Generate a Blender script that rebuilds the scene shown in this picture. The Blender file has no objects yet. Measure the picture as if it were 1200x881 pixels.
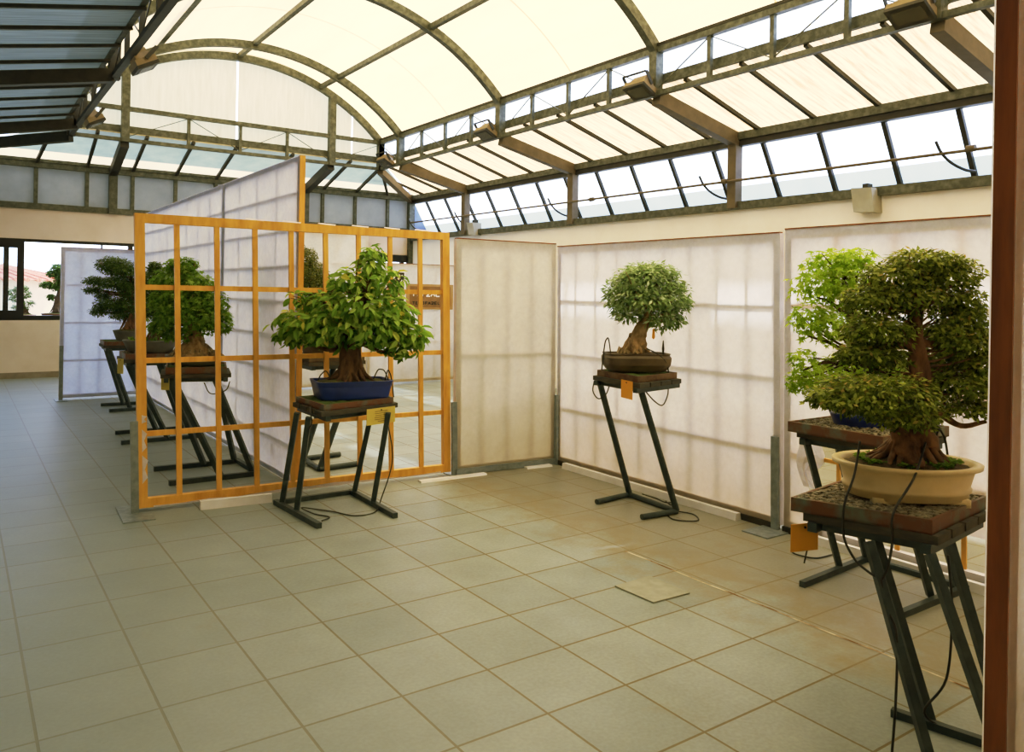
import bpy, math, random
from mathutils import Vector, Matrix, noise
random.seed(7)
sc = bpy.context.scene
COL = sc.collection
V = Vector
# ------------------------------------------------------------------ materials
def newmat(name):
    m = bpy.data.materials.new(name); m.use_nodes = True
    nt = m.node_tree; nt.nodes.clear()
    out = nt.nodes.new('ShaderNodeOutputMaterial')
    return m, nt, out
def N(nt, t, **kw):
    n = nt.nodes.new(t)
    for k, v in kw.items():
        if k.startswith('i_'):
            n.inputs[k[2:].replace('_', ' ')].default_value = v
        else: setattr(n, k, v)
    return n
def rgb(r, g, b):
    f = lambda c: ((c/255+.055)/1.055)**2.4 if c > 10 else c/255/12.92
    return (f(r), f(g), f(b), 1)
def ramp(nt, fac, stops):
    r = N(nt, 'ShaderNodeValToRGB'); e = r.color_ramp.elements
    while len(e) < len(stops): e.new(.5)
    for k, (p, c) in enumerate(stops): e[k].position = p; e[k].color = c
    nt.links.new(fac, r.inputs['Fac']); return r.outputs['Color']
def coords(nt, scale=(1, 1, 1), src='Object'):
    tc = N(nt, 'ShaderNodeTexCoord'); mp = N(nt, 'ShaderNodeMapping')
    mp.inputs['Scale'].default_value = scale
    nt.links.new(tc.outputs[src], mp.inputs['Vector']); return mp.outputs['Vector']
def noisy(name, c0, c1, scale=8, rough=.6, metal=0, detail=5, stretch=(1, 1, 1), lo=.35, hi=.65, bump=0):
    m, nt, out = newmat(name); L = nt.links.new
    nz = N(nt, 'ShaderNodeTexNoise', i_Scale=scale, i_Detail=detail, i_Roughness=.6)
    L(coords(nt, stretch), nz.inputs['Vector'])
    p = N(nt, 'ShaderNodeBsdfPrincipled', i_Roughness=rough, i_Metallic=metal)
    L(ramp(nt, nz.outputs['Fac'], [(lo, c0), (hi, c1)]), p.inputs['Base Color'])
    if bump:
        b = N(nt, 'ShaderNodeBump', i_Strength=bump, i_Distance=.01); L(nz.outputs['Fac'], b.inputs['Height']); L(b.outputs['Normal'], p.inputs['Normal'])
    L(p.outputs['BSDF'], out.inputs['Surface']); return m
def plain(name, c, rough=.5, metal=0):
    m, nt, out = newmat(name)
    p = N(nt, 'ShaderNodeBsdfPrincipled', i_Roughness=rough, i_Metallic=metal); p.inputs['Base Color'].default_value = c
    nt.links.new(p.outputs['BSDF'], out.inputs['Surface']); return m
def sheet(name, c0, c1, trans, scale=3, stretch=(1, 1, 1), clear=0., dirt=None, lo=.3, hi=.7):
    """translucent sheet: diffuse + translucent (+ some clear view through)"""
    m, nt, out = newmat(name); L = nt.links.new
    vec = coords(nt, stretch)
    nz = N(nt, 'ShaderNodeTexNoise', i_Scale=scale, i_Detail=6, i_Roughness=.65); L(vec, nz.inputs['Vector'])
    col = ramp(nt, nz.outputs['Fac'], [(lo, c0), (hi, c1)])
    if 'cloth' in name:
        n4 = N(nt, 'ShaderNodeTexNoise', i_Scale=26, i_Detail=5, i_Roughness=.7); L(vec, n4.inputs['Vector'])
        ml = N(nt, 'ShaderNodeMix', data_type='RGBA', blend_type='MULTIPLY'); ml.inputs['Factor'].default_value = 1
        L(col, ml.inputs['A']); L(ramp(nt, n4.outputs['Fac'], [(.34, (.92, .92, .915, 1)), (.62, (1, 1, 1, 1))]), ml.inputs['B']); col = ml.outputs['Result']
    if dirt:
        tc = N(nt, 'ShaderNodeTexCoord'); sx = N(nt, 'ShaderNodeSeparateXYZ'); L(tc.outputs['Object'], sx.inputs[0])
        n2 = N(nt, 'ShaderNodeTexNoise', i_Scale=2.2, i_Detail=4); L(tc.outputs['Object'], n2.inputs['Vector'])
        ad = N(nt, 'ShaderNodeMath', operation='MULTIPLY_ADD'); L(n2.outputs['Fac'], ad.inputs[0]); ad.inputs[1].default_value = -.9; L(sx.outputs['Z'], ad.inputs[2])
        mr = N(nt, 'ShaderNodeMapRange'); L(ad.outputs[0], mr.inputs['Value'])
        mr.inputs['From Min'].default_value = -.42; mr.inputs['From Max'].default_value = .35; mr.inputs['To Min'].default_value = .6; mr.inputs['To Max'].default_value = 0
        mx = N(nt, 'ShaderNodeMix', data_type='RGBA'); L(mr.outputs[0], mx.inputs['Factor']); L(col, mx.inputs['A']); mx.inputs['B'].default_value = dirt
        col = mx.outputs['Result']
    d = N(nt, 'ShaderNodeBsdfDiffuse'); t = N(nt, 'ShaderNodeBsdfTranslucent'); mix = N(nt, 'ShaderNodeMixShader'); mix.inputs[0].default_value = trans
    L(col, d.inputs['Color']); L(col, t.inputs['Color']); L(d.outputs[0], mix.inputs[1]); L(t.outputs[0], mix.inputs[2])
    last = mix.outputs[0]
    if clear:
        tr = N(nt, 'ShaderNodeBsdfTransparent'); m2 = N(nt, 'ShaderNodeMixShader'); m2.inputs[0].default_value = clear
        L(last, m2.inputs[1]); L(tr.outputs[0], m2.inputs[2]); last = m2.outputs[0]
    L(last, out.inputs['Surface']); return m
def leafmat(name, stops, trans=.35, rough=.5):
    m, nt, out = newmat(name); L = nt.links.new
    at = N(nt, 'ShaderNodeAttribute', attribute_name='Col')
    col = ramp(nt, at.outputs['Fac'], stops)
    p = N(nt, 'ShaderNodeBsdfPrincipled', i_Roughness=rough); p.inputs['Specular IOR Level'].default_value = .18; t = N(nt, 'ShaderNodeBsdfTranslucent'); mix = N(nt, 'ShaderNodeMixShader'); mix.inputs[0].default_value = trans
    L(col, p.inputs['Base Color']); L(col, t.inputs['Color']); L(p.outputs[0], mix.inputs[1]); L(t.outputs[0], mix.inputs[2]); L(mix.outputs[0], out.inputs['Surface'])
    return m
def floormat():
    m, nt, out = newmat('floor_tiles'); L = nt.links.new
    tc = N(nt, 'ShaderNodeTexCoord'); sx = N(nt, 'ShaderNodeSeparateXYZ'); L(tc.outputs['Object'], sx.inputs[0])
    br = N(nt, 'ShaderNodeTexBrick', offset=0, squash=1)
    for k, v in (('Scale', 1), ('Mortar Size', .0058), ('Mortar Smooth', .2), ('Bias', 0), ('Brick Width', .4), ('Row Height', .4)): br.inputs[k].default_value = v
    br.inputs['Color1'].default_value = rgb(140, 150, 146); br.inputs['Color2'].default_value = rgb(152, 160, 154); br.inputs['Mortar'].default_value = rgb(116, 106, 78)
    L(tc.outputs['Object'], br.inputs['Vector'])
    n1 = N(nt, 'ShaderNodeTexNoise', i_Scale=2.2, i_Detail=8, i_Roughness=.65); L(tc.outputs['Object'], n1.inputs['Vector'])
    n2 = N(nt, 'ShaderNodeTexNoise', i_Scale=60, i_Detail=3); L(tc.outputs['Object'], n2.inputs['Vector'])
    mul = N(nt, 'ShaderNodeMix', data_type='RGBA', blend_type='MULTIPLY'); mul.inputs['Factor'].default_value = 1
    L(br.outputs['Color'], mul.inputs['A']); L(ramp(nt, n1.outputs['Fac'], [(.3, (.84, .84, .82, 1)), (.7, (1.08, 1.07, 1.06, 1))]), mul.inputs['B'])
    mul2 = N(nt, 'ShaderNodeMix', data_type='RGBA', blend_type='MULTIPLY'); mul2.inputs['Factor'].default_value = .7
    L(mul.outputs['Result'], mul2.inputs['A']); L(ramp(nt, n2.outputs['Fac'], [(.35, (.9, .9, .9, 1)), (.68, (1.08, 1.08, 1.08, 1))]), mul2.inputs['B'])
    # water stains towards the right hand panels
    n3 = N(nt, 'ShaderNodeTexNoise', i_Scale=1.9, i_Detail=9, i_Roughness=.7); L(tc.outputs['Object'], n3.inputs['Vector'])
    mr = N(nt, 'ShaderNodeMapRange', interpolation_type='SMOOTHSTEP'); L(sx.outputs['X'], mr.inputs['Value']); mr.inputs['From Min'].default_value = 2.5; mr.inputs['From Max'].default_value = 3.9
    mr.inputs['To Max'].default_value = .55
    my = N(nt, 'ShaderNodeMapRange', interpolation_type='SMOOTHSTEP'); L(sx.outputs['Y'], my.inputs['Value']); my.inputs['From Min'].default_value = 2.6; my.inputs['From Max'].default_value = 1.6
    ad = N(nt, 'ShaderNodeMath', operation='MULTIPLY'); L(mr.outputs[0], ad.inputs[0]); L(my.outputs[0], ad.inputs[1])
    ad2 = N(nt, 'ShaderNodeMath', operation='ADD'); L(ad.outputs[0], ad2.inputs[0]); L(n3.outputs['Fac'], ad2.inputs[1])
    st = ramp(nt, ad2.outputs[0], [(.62, (0, 0, 0, 1)), (.85, (.75, .75, .75, 1)), (1.0, (.45, .45, .45, 1))])
    mx = N(nt, 'ShaderNodeMix', data_type='RGBA'); L(st, mx.inputs['Factor']); L(mul2.outputs['Result'], mx.inputs['A']); mx.inputs['B'].default_value = rgb(134, 122, 92)
    # cool, dimmer corridor light painted into the tile colour
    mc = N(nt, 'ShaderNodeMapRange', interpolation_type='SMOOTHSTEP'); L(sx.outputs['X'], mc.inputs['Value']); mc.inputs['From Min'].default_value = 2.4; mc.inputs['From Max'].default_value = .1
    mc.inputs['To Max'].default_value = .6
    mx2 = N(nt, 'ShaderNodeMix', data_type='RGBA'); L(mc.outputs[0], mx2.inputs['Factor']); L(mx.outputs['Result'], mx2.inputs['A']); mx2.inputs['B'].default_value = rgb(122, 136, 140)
    p = N(nt, 'ShaderNodeBsdfPrincipled', i_Roughness=.42); L(mx2.outputs['Result'], p.inputs['Base Color'])
    p.inputs['Specular IOR Level'].default_value = .3
    b = N(nt, 'ShaderNodeBump', i_Strength=.35, i_Distance=.004); b.invert = True; L(br.outputs['Fac'], b.inputs['Height']); L(b.outputs['Normal'], p.inputs['Normal'])
    L(p.outputs[0], out.inputs['Surface']); return m
MAT = dict(
    floor=floormat(),
    steel=noisy('galvanised_steel', rgb(62, 66, 56), rgb(104, 106, 92), 14, .55, .25, lo=.4, hi=.72),
    rafter=noisy('painted_rafter', rgb(80, 70, 52), rgb(98, 86, 66), 6, .6, .1),
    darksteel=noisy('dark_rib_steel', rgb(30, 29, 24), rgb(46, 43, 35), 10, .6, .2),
    archroof=sheet('arch_roof_sheet', rgb(248, 198, 134), rgb(252, 214, 152), .76, 1.5, (1, .2, 1)),
    sloperoof=sheet('slope_roof_sheet', rgb(226, 164, 98), rgb(250, 210, 152), .68, 5, (.2, 4.5, 1), lo=.36, hi=.56),
    endroof=sheet('end_roof_sheet', rgb(168, 174, 152), rgb(192, 194, 170), .22, 3),
    endstrip=sheet('end_roof_strip', rgb(246, 210, 158), rgb(250, 222, 176), .55, 3),  # sunlit band of the end slope, put into a creamier sheet colour
    gable=sheet('gable_sheet', rgb(216, 200, 160), rgb(236, 224, 186), .42, 3, (5, 1, .5)),
    endglaze=sheet('end_glazing', rgb(164, 170, 170), rgb(186, 190, 186), .3, 2),
    clere=sheet('clerestory_sheet', rgb(250, 250, 250), rgb(255, 255, 255), .7, 2, clear=.5),
    lowerpane=sheet('frosted_lower_pane', rgb(176, 190, 194), rgb(192, 202, 204), .42, 2, clear=0),
    darkroof=sheet('dark_corrugated_roof', rgb(92, 100, 92), rgb(138, 144, 130), .16, 3, (.3, 14, 1)),
    wallwhite=noisy('white_wall_paint', rgb(232, 224, 208), rgb(240, 234, 220), 1.5, .8),
    wallbeige=noisy('beige_wall_paint', rgb(206, 190, 170), rgb(216, 202, 184), 1.2, .8),
    wallgrey=noisy('lower_wall_paint', rgb(196, 184, 164), rgb(210, 200, 182), 1.2, .85),
    skirt=noisy('stone_skirting', rgb(120, 112, 98), rgb(140, 132, 116), 6, .7),
    black=plain('black_window_frame', rgb(18, 22, 26), .4, .3),
    glass=None,
    cloth=sheet('white_panel_cloth', rgb(244, 243, 246), rgb(254, 254, 255), .8, 4.5, dirt=rgb(188, 168, 128)),
    clothcool=sheet('white_tall_panel_cloth', rgb(216, 222, 242), rgb(236, 240, 252), .55, 3),
    clothdim=sheet('grey_white_panel_cloth', rgb(218, 214, 204), rgb(236, 232, 222), .5, 3, dirt=rgb(176, 160, 122)),
    ripcloth=sheet('torn_cloth', rgb(232, 230, 234), rgb(246, 244, 246), .4, 12),
    wood=noisy('orange_pine', rgb(206, 146, 56), rgb(238, 184, 88), 5, .5, stretch=(3, 3, .6), lo=.3, hi=.7),
    woodpale=noisy('pale_lattice', rgb(206, 202, 204), rgb(224, 220, 222), 6, .6),
    woodred=noisy('red_brown_wood', rgb(112, 52, 14), rgb(150, 76, 26), 5, .5, stretch=(4, 4, .5)),
    galv=noisy('galvanised_bracket', rgb(122, 134, 138), rgb(148, 158, 160), 20, .45, .4),
    stand=noisy('stand_steel', rgb(40, 54, 58), rgb(60, 73, 74), 14, .5, .3),
    slat=noisy('weathered_slat', rgb(46, 46, 42), rgb(72, 66, 54), 12, .75, stretch=(1, 1, 4)),
    tray=noisy('copper_tray', rgb(106, 66, 44), rgb(94, 112, 98), 9, .6, .2, lo=.47, hi=.7, detail=7),
    moss=noisy('moss', rgb(52, 58, 22), rgb(92, 92, 40), 30, .95, bump=.6),
    mossy=noisy('green_moss', rgb(48, 72, 32), rgb(84, 104, 50), 30, .95, bump=.6),
    soil=noisy('dark_soil', rgb(52, 42, 28), rgb(96, 76, 48), 60, .95, bump=.8),
    gravel=noisy('dark_gravel', rgb(62, 57, 45), rgb(178, 166, 138), 40, .8, lo=.38, hi=.72),
    bark=noisy('brown_bark', rgb(62, 42, 26), rgb(112, 82, 54), 22, .9, stretch=(1, 1, .35), bump=1),
    barkred=noisy('red_bark', rgb(66, 42, 26), rgb(132, 92, 60), 24, .85, stretch=(1, 1, .4), bump=.8),
    barkpale=noisy('pale_bark', rgb(112, 86, 56), rgb(176, 146, 104), 22, .9, stretch=(1, 1, .5), bump=1),
    barkdark=noisy('dark_bark', rgb(44, 34, 24), rgb(84, 62, 42), 22, .9, bump=.8),
    potblue=noisy('blue_glaze', rgb(20, 40, 112), rgb(32, 56, 138), 6, .3),
    potbrown=noisy('brown_clay', rgb(66, 52, 36), rgb(92, 76, 52), 6, .5),
    potcream=noisy('cream_glaze', rgb(206, 182, 128), rgb(226, 204, 156), 5, .35),
    potgrey=noisy('grey_clay', rgb(78, 78, 72), rgb(104, 102, 92), 6, .55),
    potred=noisy('terracotta', rgb(96, 52, 34), rgb(120, 70, 46), 6, .6),
    rubber=plain('black_rubber', rgb(22, 22, 20), .5),
    cardyellow=noisy('yellow_card', rgb(196, 176, 84), rgb(206, 188, 98), 3, .6),
    cardorange=noisy('orange_card', rgb(222, 150, 26), rgb(236, 166, 40), 3, .6),
    cardink=plain('card_ink', rgb(122, 104, 48), .7),
    duct=noisy('white_plastic', rgb(214, 212, 206), rgb(230, 228, 224), 5, .5),
    lamp=noisy('floodlight_housing', rgb(112, 96, 68), rgb(140, 122, 90), 5, .6),
    lampglass=plain('floodlight_glass', rgb(62, 60, 48), .25),
    greybox=noisy('grey_plastic_box', rgb(150, 150, 136), rgb(166, 164, 150), 4, .6),
    rock=noisy('root_rock', rgb(112, 92, 62), rgb(184, 164, 124), 25, .9, bump=1),
    posterblack=plain('poster_black', rgb(22, 20, 16), .6), posterwhite=plain('poster_white', rgb(240, 238, 236), .7), posteryellow=noisy('poster_blossom', rgb(226, 206, 120), rgb(240, 236, 214), 20, .7),
    signbrown=noisy('sign_board', rgb(118, 88, 52), rgb(136, 104, 64), 8, .7), signframe=noisy('sign_frame', rgb(158, 128, 84), rgb(172, 142, 98), 8, .7),
    rooftile=noisy('roof_tiles', rgb(176, 96, 70), rgb(214, 136, 104), 9, .8, stretch=(6, 1, 1)), stucco=noisy('stucco', rgb(214, 190, 160), rgb(226, 204, 176), 3, .9),
    ground=noisy('outside_ground', rgb(190, 182, 166), rgb(206, 198, 182), 2, .9),
    leaf_big=leafmat('broad_leaves', [(0, rgb(70, 114, 36)), (.4, rgb(126, 170, 62)), (.75, rgb(186, 214, 108)), (1, rgb(214, 208, 90))], .42),
    leaf_olive=leafmat('olive_leaves', [(0, rgb(92, 124, 66)), (.5, rgb(148, 176, 112)), (1, rgb(214, 226, 184))], .38),
    leaf_azalea=leafmat('azalea_leaves', [(0, rgb(58, 76, 18)), (.5, rgb(122, 140, 44)), (.9, rgb(198, 206, 96)), (1, rgb(190, 160, 80))], .4),
    leaf_maple=leafmat('bright_maple_leaves', [(0, rgb(132, 172, 38)), (.5, rgb(178, 208, 64)), (1, rgb(212, 228, 108))], .5),
    leaf_trident=leafmat('green_maple_leaves', [(0, rgb(78, 122, 34)), (.5, rgb(124, 168, 60)), (1, rgb(176, 208, 96))], .42),
    leaf_pine=leafmat('pine_needles', [(0, rgb(44, 68, 28)), (.5, rgb(74, 104, 44)), (1, rgb(116, 142, 66))], .25),
    leaf_dark=leafmat('dense_dark_foliage', [(0, rgb(58, 74, 26)), (.5, rgb(92, 106, 40)), (1, rgb(134, 132, 56))], .2),
    weed=leafmat('pot_weeds', [(0, rgb(84, 120, 40)), (1, rgb(140, 176, 70))], .4),
)
def glassmat():
    m, nt, out = newmat('window_glass'); L = nt.links.new
    g = N(nt, 'ShaderNodeBsdfGlossy', i_Roughness=.02); t = N(nt, 'ShaderNodeBsdfTransparent'); t.inputs['Color'].default_value = (.82, .9, .93, 1)
    fr = N(nt, 'ShaderNodeFresnel', i_IOR=1.45); mx = N(nt, 'ShaderNodeMixShader'); L(fr.outputs[0], mx.inputs[0]); L(t.outputs[0], mx.inputs[1]); L(g.outputs[0], mx.inputs[2]); L(mx.outputs[0], out.inputs['Surface']); return m
MAT['glass'] = glassmat()
# ------------------------------------------------------------------ mesh helpers
XF = {}
class MB:
    def __init__(s): s.v = []; s.f = []; s.c = []
    def add(s, vs, fs, col=None):
        o = len(s.v); s.v += [V(p) for p in vs]; s.f += [tuple(i+o for i in f) for f in fs]
        if col is not None: s.c += [col]*len(vs)
    def hexa(s, b, t):
        s.add(list(b)+list(t), [(3, 2, 1, 0), (4, 5, 6, 7), (0, 1, 5, 4), (1, 2, 6, 5), (2, 3, 7, 6), (3, 0, 4, 7)])
    def box(s, x0, x1, y0, y1, z0, z1):
        s.hexa([(x0, y0, z0), (x1, y0, z0), (x1, y1, z0), (x0, y1, z0)], [(x0, y0, z1), (x1, y0, z1), (x1, y1, z1), (x0, y1, z1)])
    def beam(s, p, q, w, h, up=(0, 0, 1)):
        p = V(p); q = V(q); d = (q-p).normalized(); up = V(up)
        if abs(d.dot(up)) > .95: up = V((1, 0, 0))
        r = d.cross(up).normalized()*w/2; u = r.cross(d).normalized()*h/2
        s.hexa([p-r-u, p+r-u, p+r+u, p-r+u], [q-r-u, q+r-u, q+r+u, q-r+u])
    def quad(s, a, b, c, d): s.add([a, b, c, d], [(0, 1, 2, 3)])
    def tube(s, pts, rad, n=8, cap=True, jitter=0):
        pts = [V(p) for p in pts]; m = len(pts)
        rad = [rad]*m if not hasattr(rad, '__len__') else rad
        o = len(s.v); ref = None
        for i, p in enumerate(pts):
            t = (pts[min(i+1, m-1)]-pts[max(i-1, 0)]).normalized()
            if ref is None: ref = V((0, 0, 1)) if abs(t.z) < .9 else V((1, 0, 0))
            a = (ref-t*ref.dot(t)).normalized(); b = t.cross(a); ref = a
            for k in range(n):
                an = 2*math.pi*k/n
                rr = rad[i]
                if jitter: rr *= 1+jitter*noise.noise(V((an*1.3+i*.05, i*.45, rad[0]*90)))+jitter*.7*math.sin(an*3+i*.5)
                s.v.append(p+a*math.cos(an)*rr+b*math.sin(an)*rr)
        for i in range(m-1):
            for k in range(n):
                k2 = (k+1) % n; s.f.append((o+i*n+k, o+i*n+k2, o+(i+1)*n+k2, o+(i+1)*n+k))
        if cap:
            s.f.append(tuple(o+k for k in range(n))[::-1]); s.f.append(tuple(o+(m-1)*n+k for k in range(n)))
    def stack(s, levels, n=48, e=2, close_top=False, close_bottom=True):
        """stack of superellipse rings (rx, ry, z)"""
        o = len(s.v)
        for rx, ry, z in levels:
            for k in range(n):
                a = 2*math.pi*(k+.5)/n; c, d = math.cos(a), math.sin(a)
                s.v.append(V((rx*math.copysign(abs(c)**(2/e), c), ry*math.copysign(abs(d)**(2/e), d), z)))
        for i in range(len(levels)-1):
            for k in range(n):
                k2 = (k+1) % n; s.f.append((o+i*n+k, o+i*n+k2, o+(i+1)*n+k2, o+(i+1)*n+k))
        if close_bottom: s.f.append(tuple(o+k for k in range(n))[::-1])
        if close_top: s.f.append(tuple(o+(len(levels)-1)*n+k for k in range(n)))
    def build(s, name, mat, parent=None, local=False, smooth=False):
        vs = s.v
        if parent is not None and not local:
            L, rz = XF[parent.name]; R = Matrix.Rotation(-rz, 3, 'Z'); vs = [R @ (p-L) for p in vs]
        me = bpy.data.meshes.new(name); me.from_pydata([tuple(p) for p in vs], [], s.f)
        if s.c:
            at = me.color_attributes.new('Col', 'FLOAT_COLOR', 'POINT')
            at.data.foreach_set('color', [x for c in s.c for x in (c, c, c, 1)])
        if smooth: me.polygons.foreach_set('use_smooth', [True]*len(me.polygons))
        me.materials.append(mat); me.update()
        o = bpy.data.objects.new(name, me); COL.objects.link(o)
        if parent is not None: o.parent = parent
        return o
def thing(name, label, cat, loc=(0, 0, 0), rz=0, group=None, kind=None):
    o = bpy.data.objects.new(name, None); COL.objects.link(o); o.empty_display_size = .1
    o.location = loc; o.rotation_euler = (0, 0, rz); XF[o.name] = (V(loc), rz)
    tag(o, label, cat, group, kind); return o
def tag(o, label=None, cat=None, group=None, kind=None):
    if label: o['label'] = label
    if cat: o['category'] = cat
    if group: o['group'] = group
    if kind: o['kind'] = kind
    return o
def struct(name, mb, mat, parent=None, label=None, smooth=False):
    o = mb.build(name, mat, parent, smooth=smooth)
    if parent is None: o['kind'] = 'structure'
    return o
def spline(pts, sub=8):
    pts = [V(p) for p in pts]; P = [pts[0]*2-pts[1]]+pts+[pts[-1]*2-pts[-2]]; out = []
    for i in range(1, len(P)-2):
        for k in range(sub):
            t = k/sub; a, b, c, d = P[i-1:i+3]
            out.append(.5*((2*b)+(c-a)*t+(2*a-5*b+4*c-d)*t*t+(3*b-a-3*c+d)*t**3))
    return out+[pts[-1]]
# ------------------------------------------------------------------ building shell
YB = -5.2           # wall behind the camera
XL, XR, YE = -.62, 8.09, 11.45; XW = -2.8       # side walls, end wall
TX0, TX1, YG = 1.2, 6.57, 9.95       # monitor trusses, gable truss
ZB, ZT, ZE, ZS = 3.97, 4.47, 3.62, 2.78
m = MB(); m.box(XW-.2, XR+.2, YB-.2, YE+.2, -.1, 0); struct('floor', m, MAT['floor'])
m = MB(); m.quad((-60, 11.7, -.12), (60, 11.7, -.12), (60, 90, -.12), (-60, 90, -.12)); m.quad((8.3, -60, -.12), (60, -60, -.12), (60, 11.7, -.12), (8.3, 11.7, -.12)); struct('ground', m, MAT['ground'])
# right wall, back wall, left wall
m = MB(); m.box(XR, XR+.15, YB, YE, 0, ZS-.02); struct('wall_right', m, MAT['wallwhite'])
m = MB(); m.box(XW, XR, YB-.15, YB, 0, 4.0); struct('wall_back', m, MAT['wallbeige'])
m = MB(); m.box(XW-.15, XW, YB, YE, 0, 3.8); struct('wall_left', m, MAT['wallbeige'])
# end wall with the strip of windows
WZ0, WZ1 = .98, 2.36
m = MB(); m.box(XW, XR, YE, YE+.15, 0, WZ0); struct('wall_end', m, MAT['wallgrey'])
m = MB(); m.box(XW, XR, YE, YE+.15, WZ1, 2.88); struct('wall_end.001', m, MAT['wallbeige'])
m = MB(); m.box(XW, XR, YE-.02, YE-.001, 0, .1); struct('baseboard_end', m, MAT['skirt'])
# windows of the end wall
win = bpy.data.objects.new('window_1', None); COL.objects.link(win); win.location = (0, YE, 0); win['kind'] = 'structure'; XF['window_1'] = (V((0, YE, 0)), 0)
m = MB()
m.box(XW, XR, YE+.02, YE+.12, WZ0, WZ0+.08); m.box(XW, XR, YE+.02, YE+.12, WZ1-.05, WZ1)
for x in (XW+.05, -1.6, XL+.03, 2.35, 4.2, 6.1, 7.9): m.box(x-.04, x+.04, YE+.03, YE+.11, WZ0+.08, WZ1-.05)
m.box(1.868, 1.892, YE+.04, YE+.1, WZ0+.08, WZ1-.05)
m.build('window_frame', MAT['black'], win)
m = MB()   # sliding sashes: left one in view, one dark pair behind the far panels
for x0, x1 in ((-.55, .69), (2.4, 3.6)):
    m.box(x0, x1, YE-.01, YE+.02, WZ0+.05, WZ0+.17); m.box(x0, x1, YE-.01, YE+.02, WZ1-.16, WZ1-.03)
    m.box(x1-.105, x1, YE-.01, YE+.02, WZ0+.17, WZ1-.16); m.box(x0, x0+.1, YE-.01, YE+.02, WZ0+.17, WZ1-.16)
m.box(.39, .47, YE+.03, YE+.06, WZ0+.05, WZ1-.05)
m.build('sash', MAT['black'], win)
m = MB(); m.box(-.45, .58, YE+.002, YE+.008, WZ0+.17, WZ1-.16); m.build('pane', MAT['glass'], win)
m = MB(); m.box(2.5, 3.47, YE+.002, YE+.008, WZ0+.17, WZ1-.16); m.build('pane', MAT['glass'], win)
m = MB()   # roller blind box over the right part of the windows
m.box(5.0, 6.25, YE-.03, YE, WZ1-.14, WZ1+.02); m.box(6.95, 8.0, YE-.03, YE, WZ1-.14, WZ1+.02); m.build('blind', MAT['black'], win)
# end wall upper glazing
m = MB(); m.box(XW, XR, YE+.03, YE+.05, 2.88, 3.8); struct('window_2', m, MAT['endglaze'])
m = MB()
m.beam((XW, YE, 2.92), (XR, YE, 2.92), .1, .1); struct('sill_beam', m, MAT['steel'])
m = MB(); m.beam((XL, YE, ZE+.02), (XR, YE, ZE+.02), .12, .12); m.beam((XL, YE-.07, ZE+.08), (XR, YE-.07, ZE+.08), .03, .05); struct('eave_beam', m, MAT['steel'])
EX = (-2.2, -1.45, -.7, .07, .84, 1.62, 2.36, 3.1, 3.83, 4.86, 6.0, 6.73, 7.5)
for x in EX:
    m = MB(); m.beam((x, YE, 2.95), (x, YE, ZE), .06, .06); struct('mullion', m, MAT['steel'])
def column(name, x, y, z1=ZE, w=.13, z0=0):
    c = MB(); c.box(x-w/2, x+w/2, y-w/2, y+w/2, z0, z1); return struct(name, c, MAT['steel'])
YC = (9.13, 5.89, 2.69, -.52, -3.75)
XCOL = (2.03, 5.6)
for x in XCOL: column('roof_column', x, YE-.06, w=.13, z0=2.87)
column('roof_column', XR-.03, YE-.03)
for y in YC:
    c = MB(); c.box(XR-.12, XR+.01, y-.065, y+.065, ZS-.06, ZE); struct('roof_column', c, MAT['rafter'])
# right wall: sill, eave, awning glazing, vent shaft
m = MB(); m.beam((XR-.02, YB, ZS-.03), (XR-.02, YE, ZS-.03), .12, .1); struct('sill_beam', m, MAT['steel'])
m = MB(); m.beam((XR-.02, YB, ZE+.02), (XR-.02, YE, ZE+.02), .13, .1); struct('eave_beam', m, MAT['steel'])
m = MB(); m.beam((XR-.01, YB, ZE-.07), (XR-.01, YE, ZE-.07), .1, .075); struct('eave_beam', m, MAT['darksteel'])
YM = [.02+.775*k for k in range(-7, 15)]
for y in YM:
    m = MB(); m.beam((XR+.05, y, ZE-.1), (XR+.44, y, ZS+.04), .05, .05); struct('mullion', m, MAT['darksteel'])
m = MB(); m.beam((XR+.44, YB, ZS+.05), (XR+.44, YE, ZS+.05), .05, .07)
struct('awning_rail', m, MAT['darksteel'])
m = MB(); m.box(XR+.1, XR+.5, YB, YE, ZS-.06, ZS-.02); struct('trim_1', m, MAT['steel'])
zp = 3.06; xp = XR+.05+.39*(ZE-.1-zp)/(ZE-.1-ZS-.04)
m = MB(); m.quad((XR+.07, YB, ZE-.1), (XR+.07, YE, ZE-.1), (xp+.02, YE, zp), (xp+.02, YB, zp)); struct('window_3', m, MAT['clere'])
m = MB(); m.quad((xp+.02, YB, zp), (xp+.02, YE, zp), (XR+.46, YE, ZS+.05), (XR+.46, YB, ZS+.05)); struct('window_4', m, MAT['lowerpane'])
m = MB(); m.add([(XR+.05, YE-.02, ZE), (XR+.5, YE-.02, ZS), (XR+.02, YE-.02, ZS)], [(0, 1, 2)]); struct('trim_2', m, noisy('awning_end', rgb(92, 108, 150), rgb(120, 134, 170), 4, .7))
vs = thing('vent_shaft', 'thin brown steel shaft with curved opener arms along the right clerestory windows', 'vent shaft', (XR-.17, 3, zp))
m = MB(); m.tube([(XR-.17, YB+.1, zp-.03), (XR-.17, 11.2, zp+.02)], .017, 8); m.build('shaft', MAT['rafter'], vs)
for y in (8.9, 5.3, 2.75, -.2):
    m = MB(); m.tube([(XR-.17, y-.04, zp), (XR-.17, y+.04, zp)], .034, 10); m.build('bearing', MAT['rafter'], vs)
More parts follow.
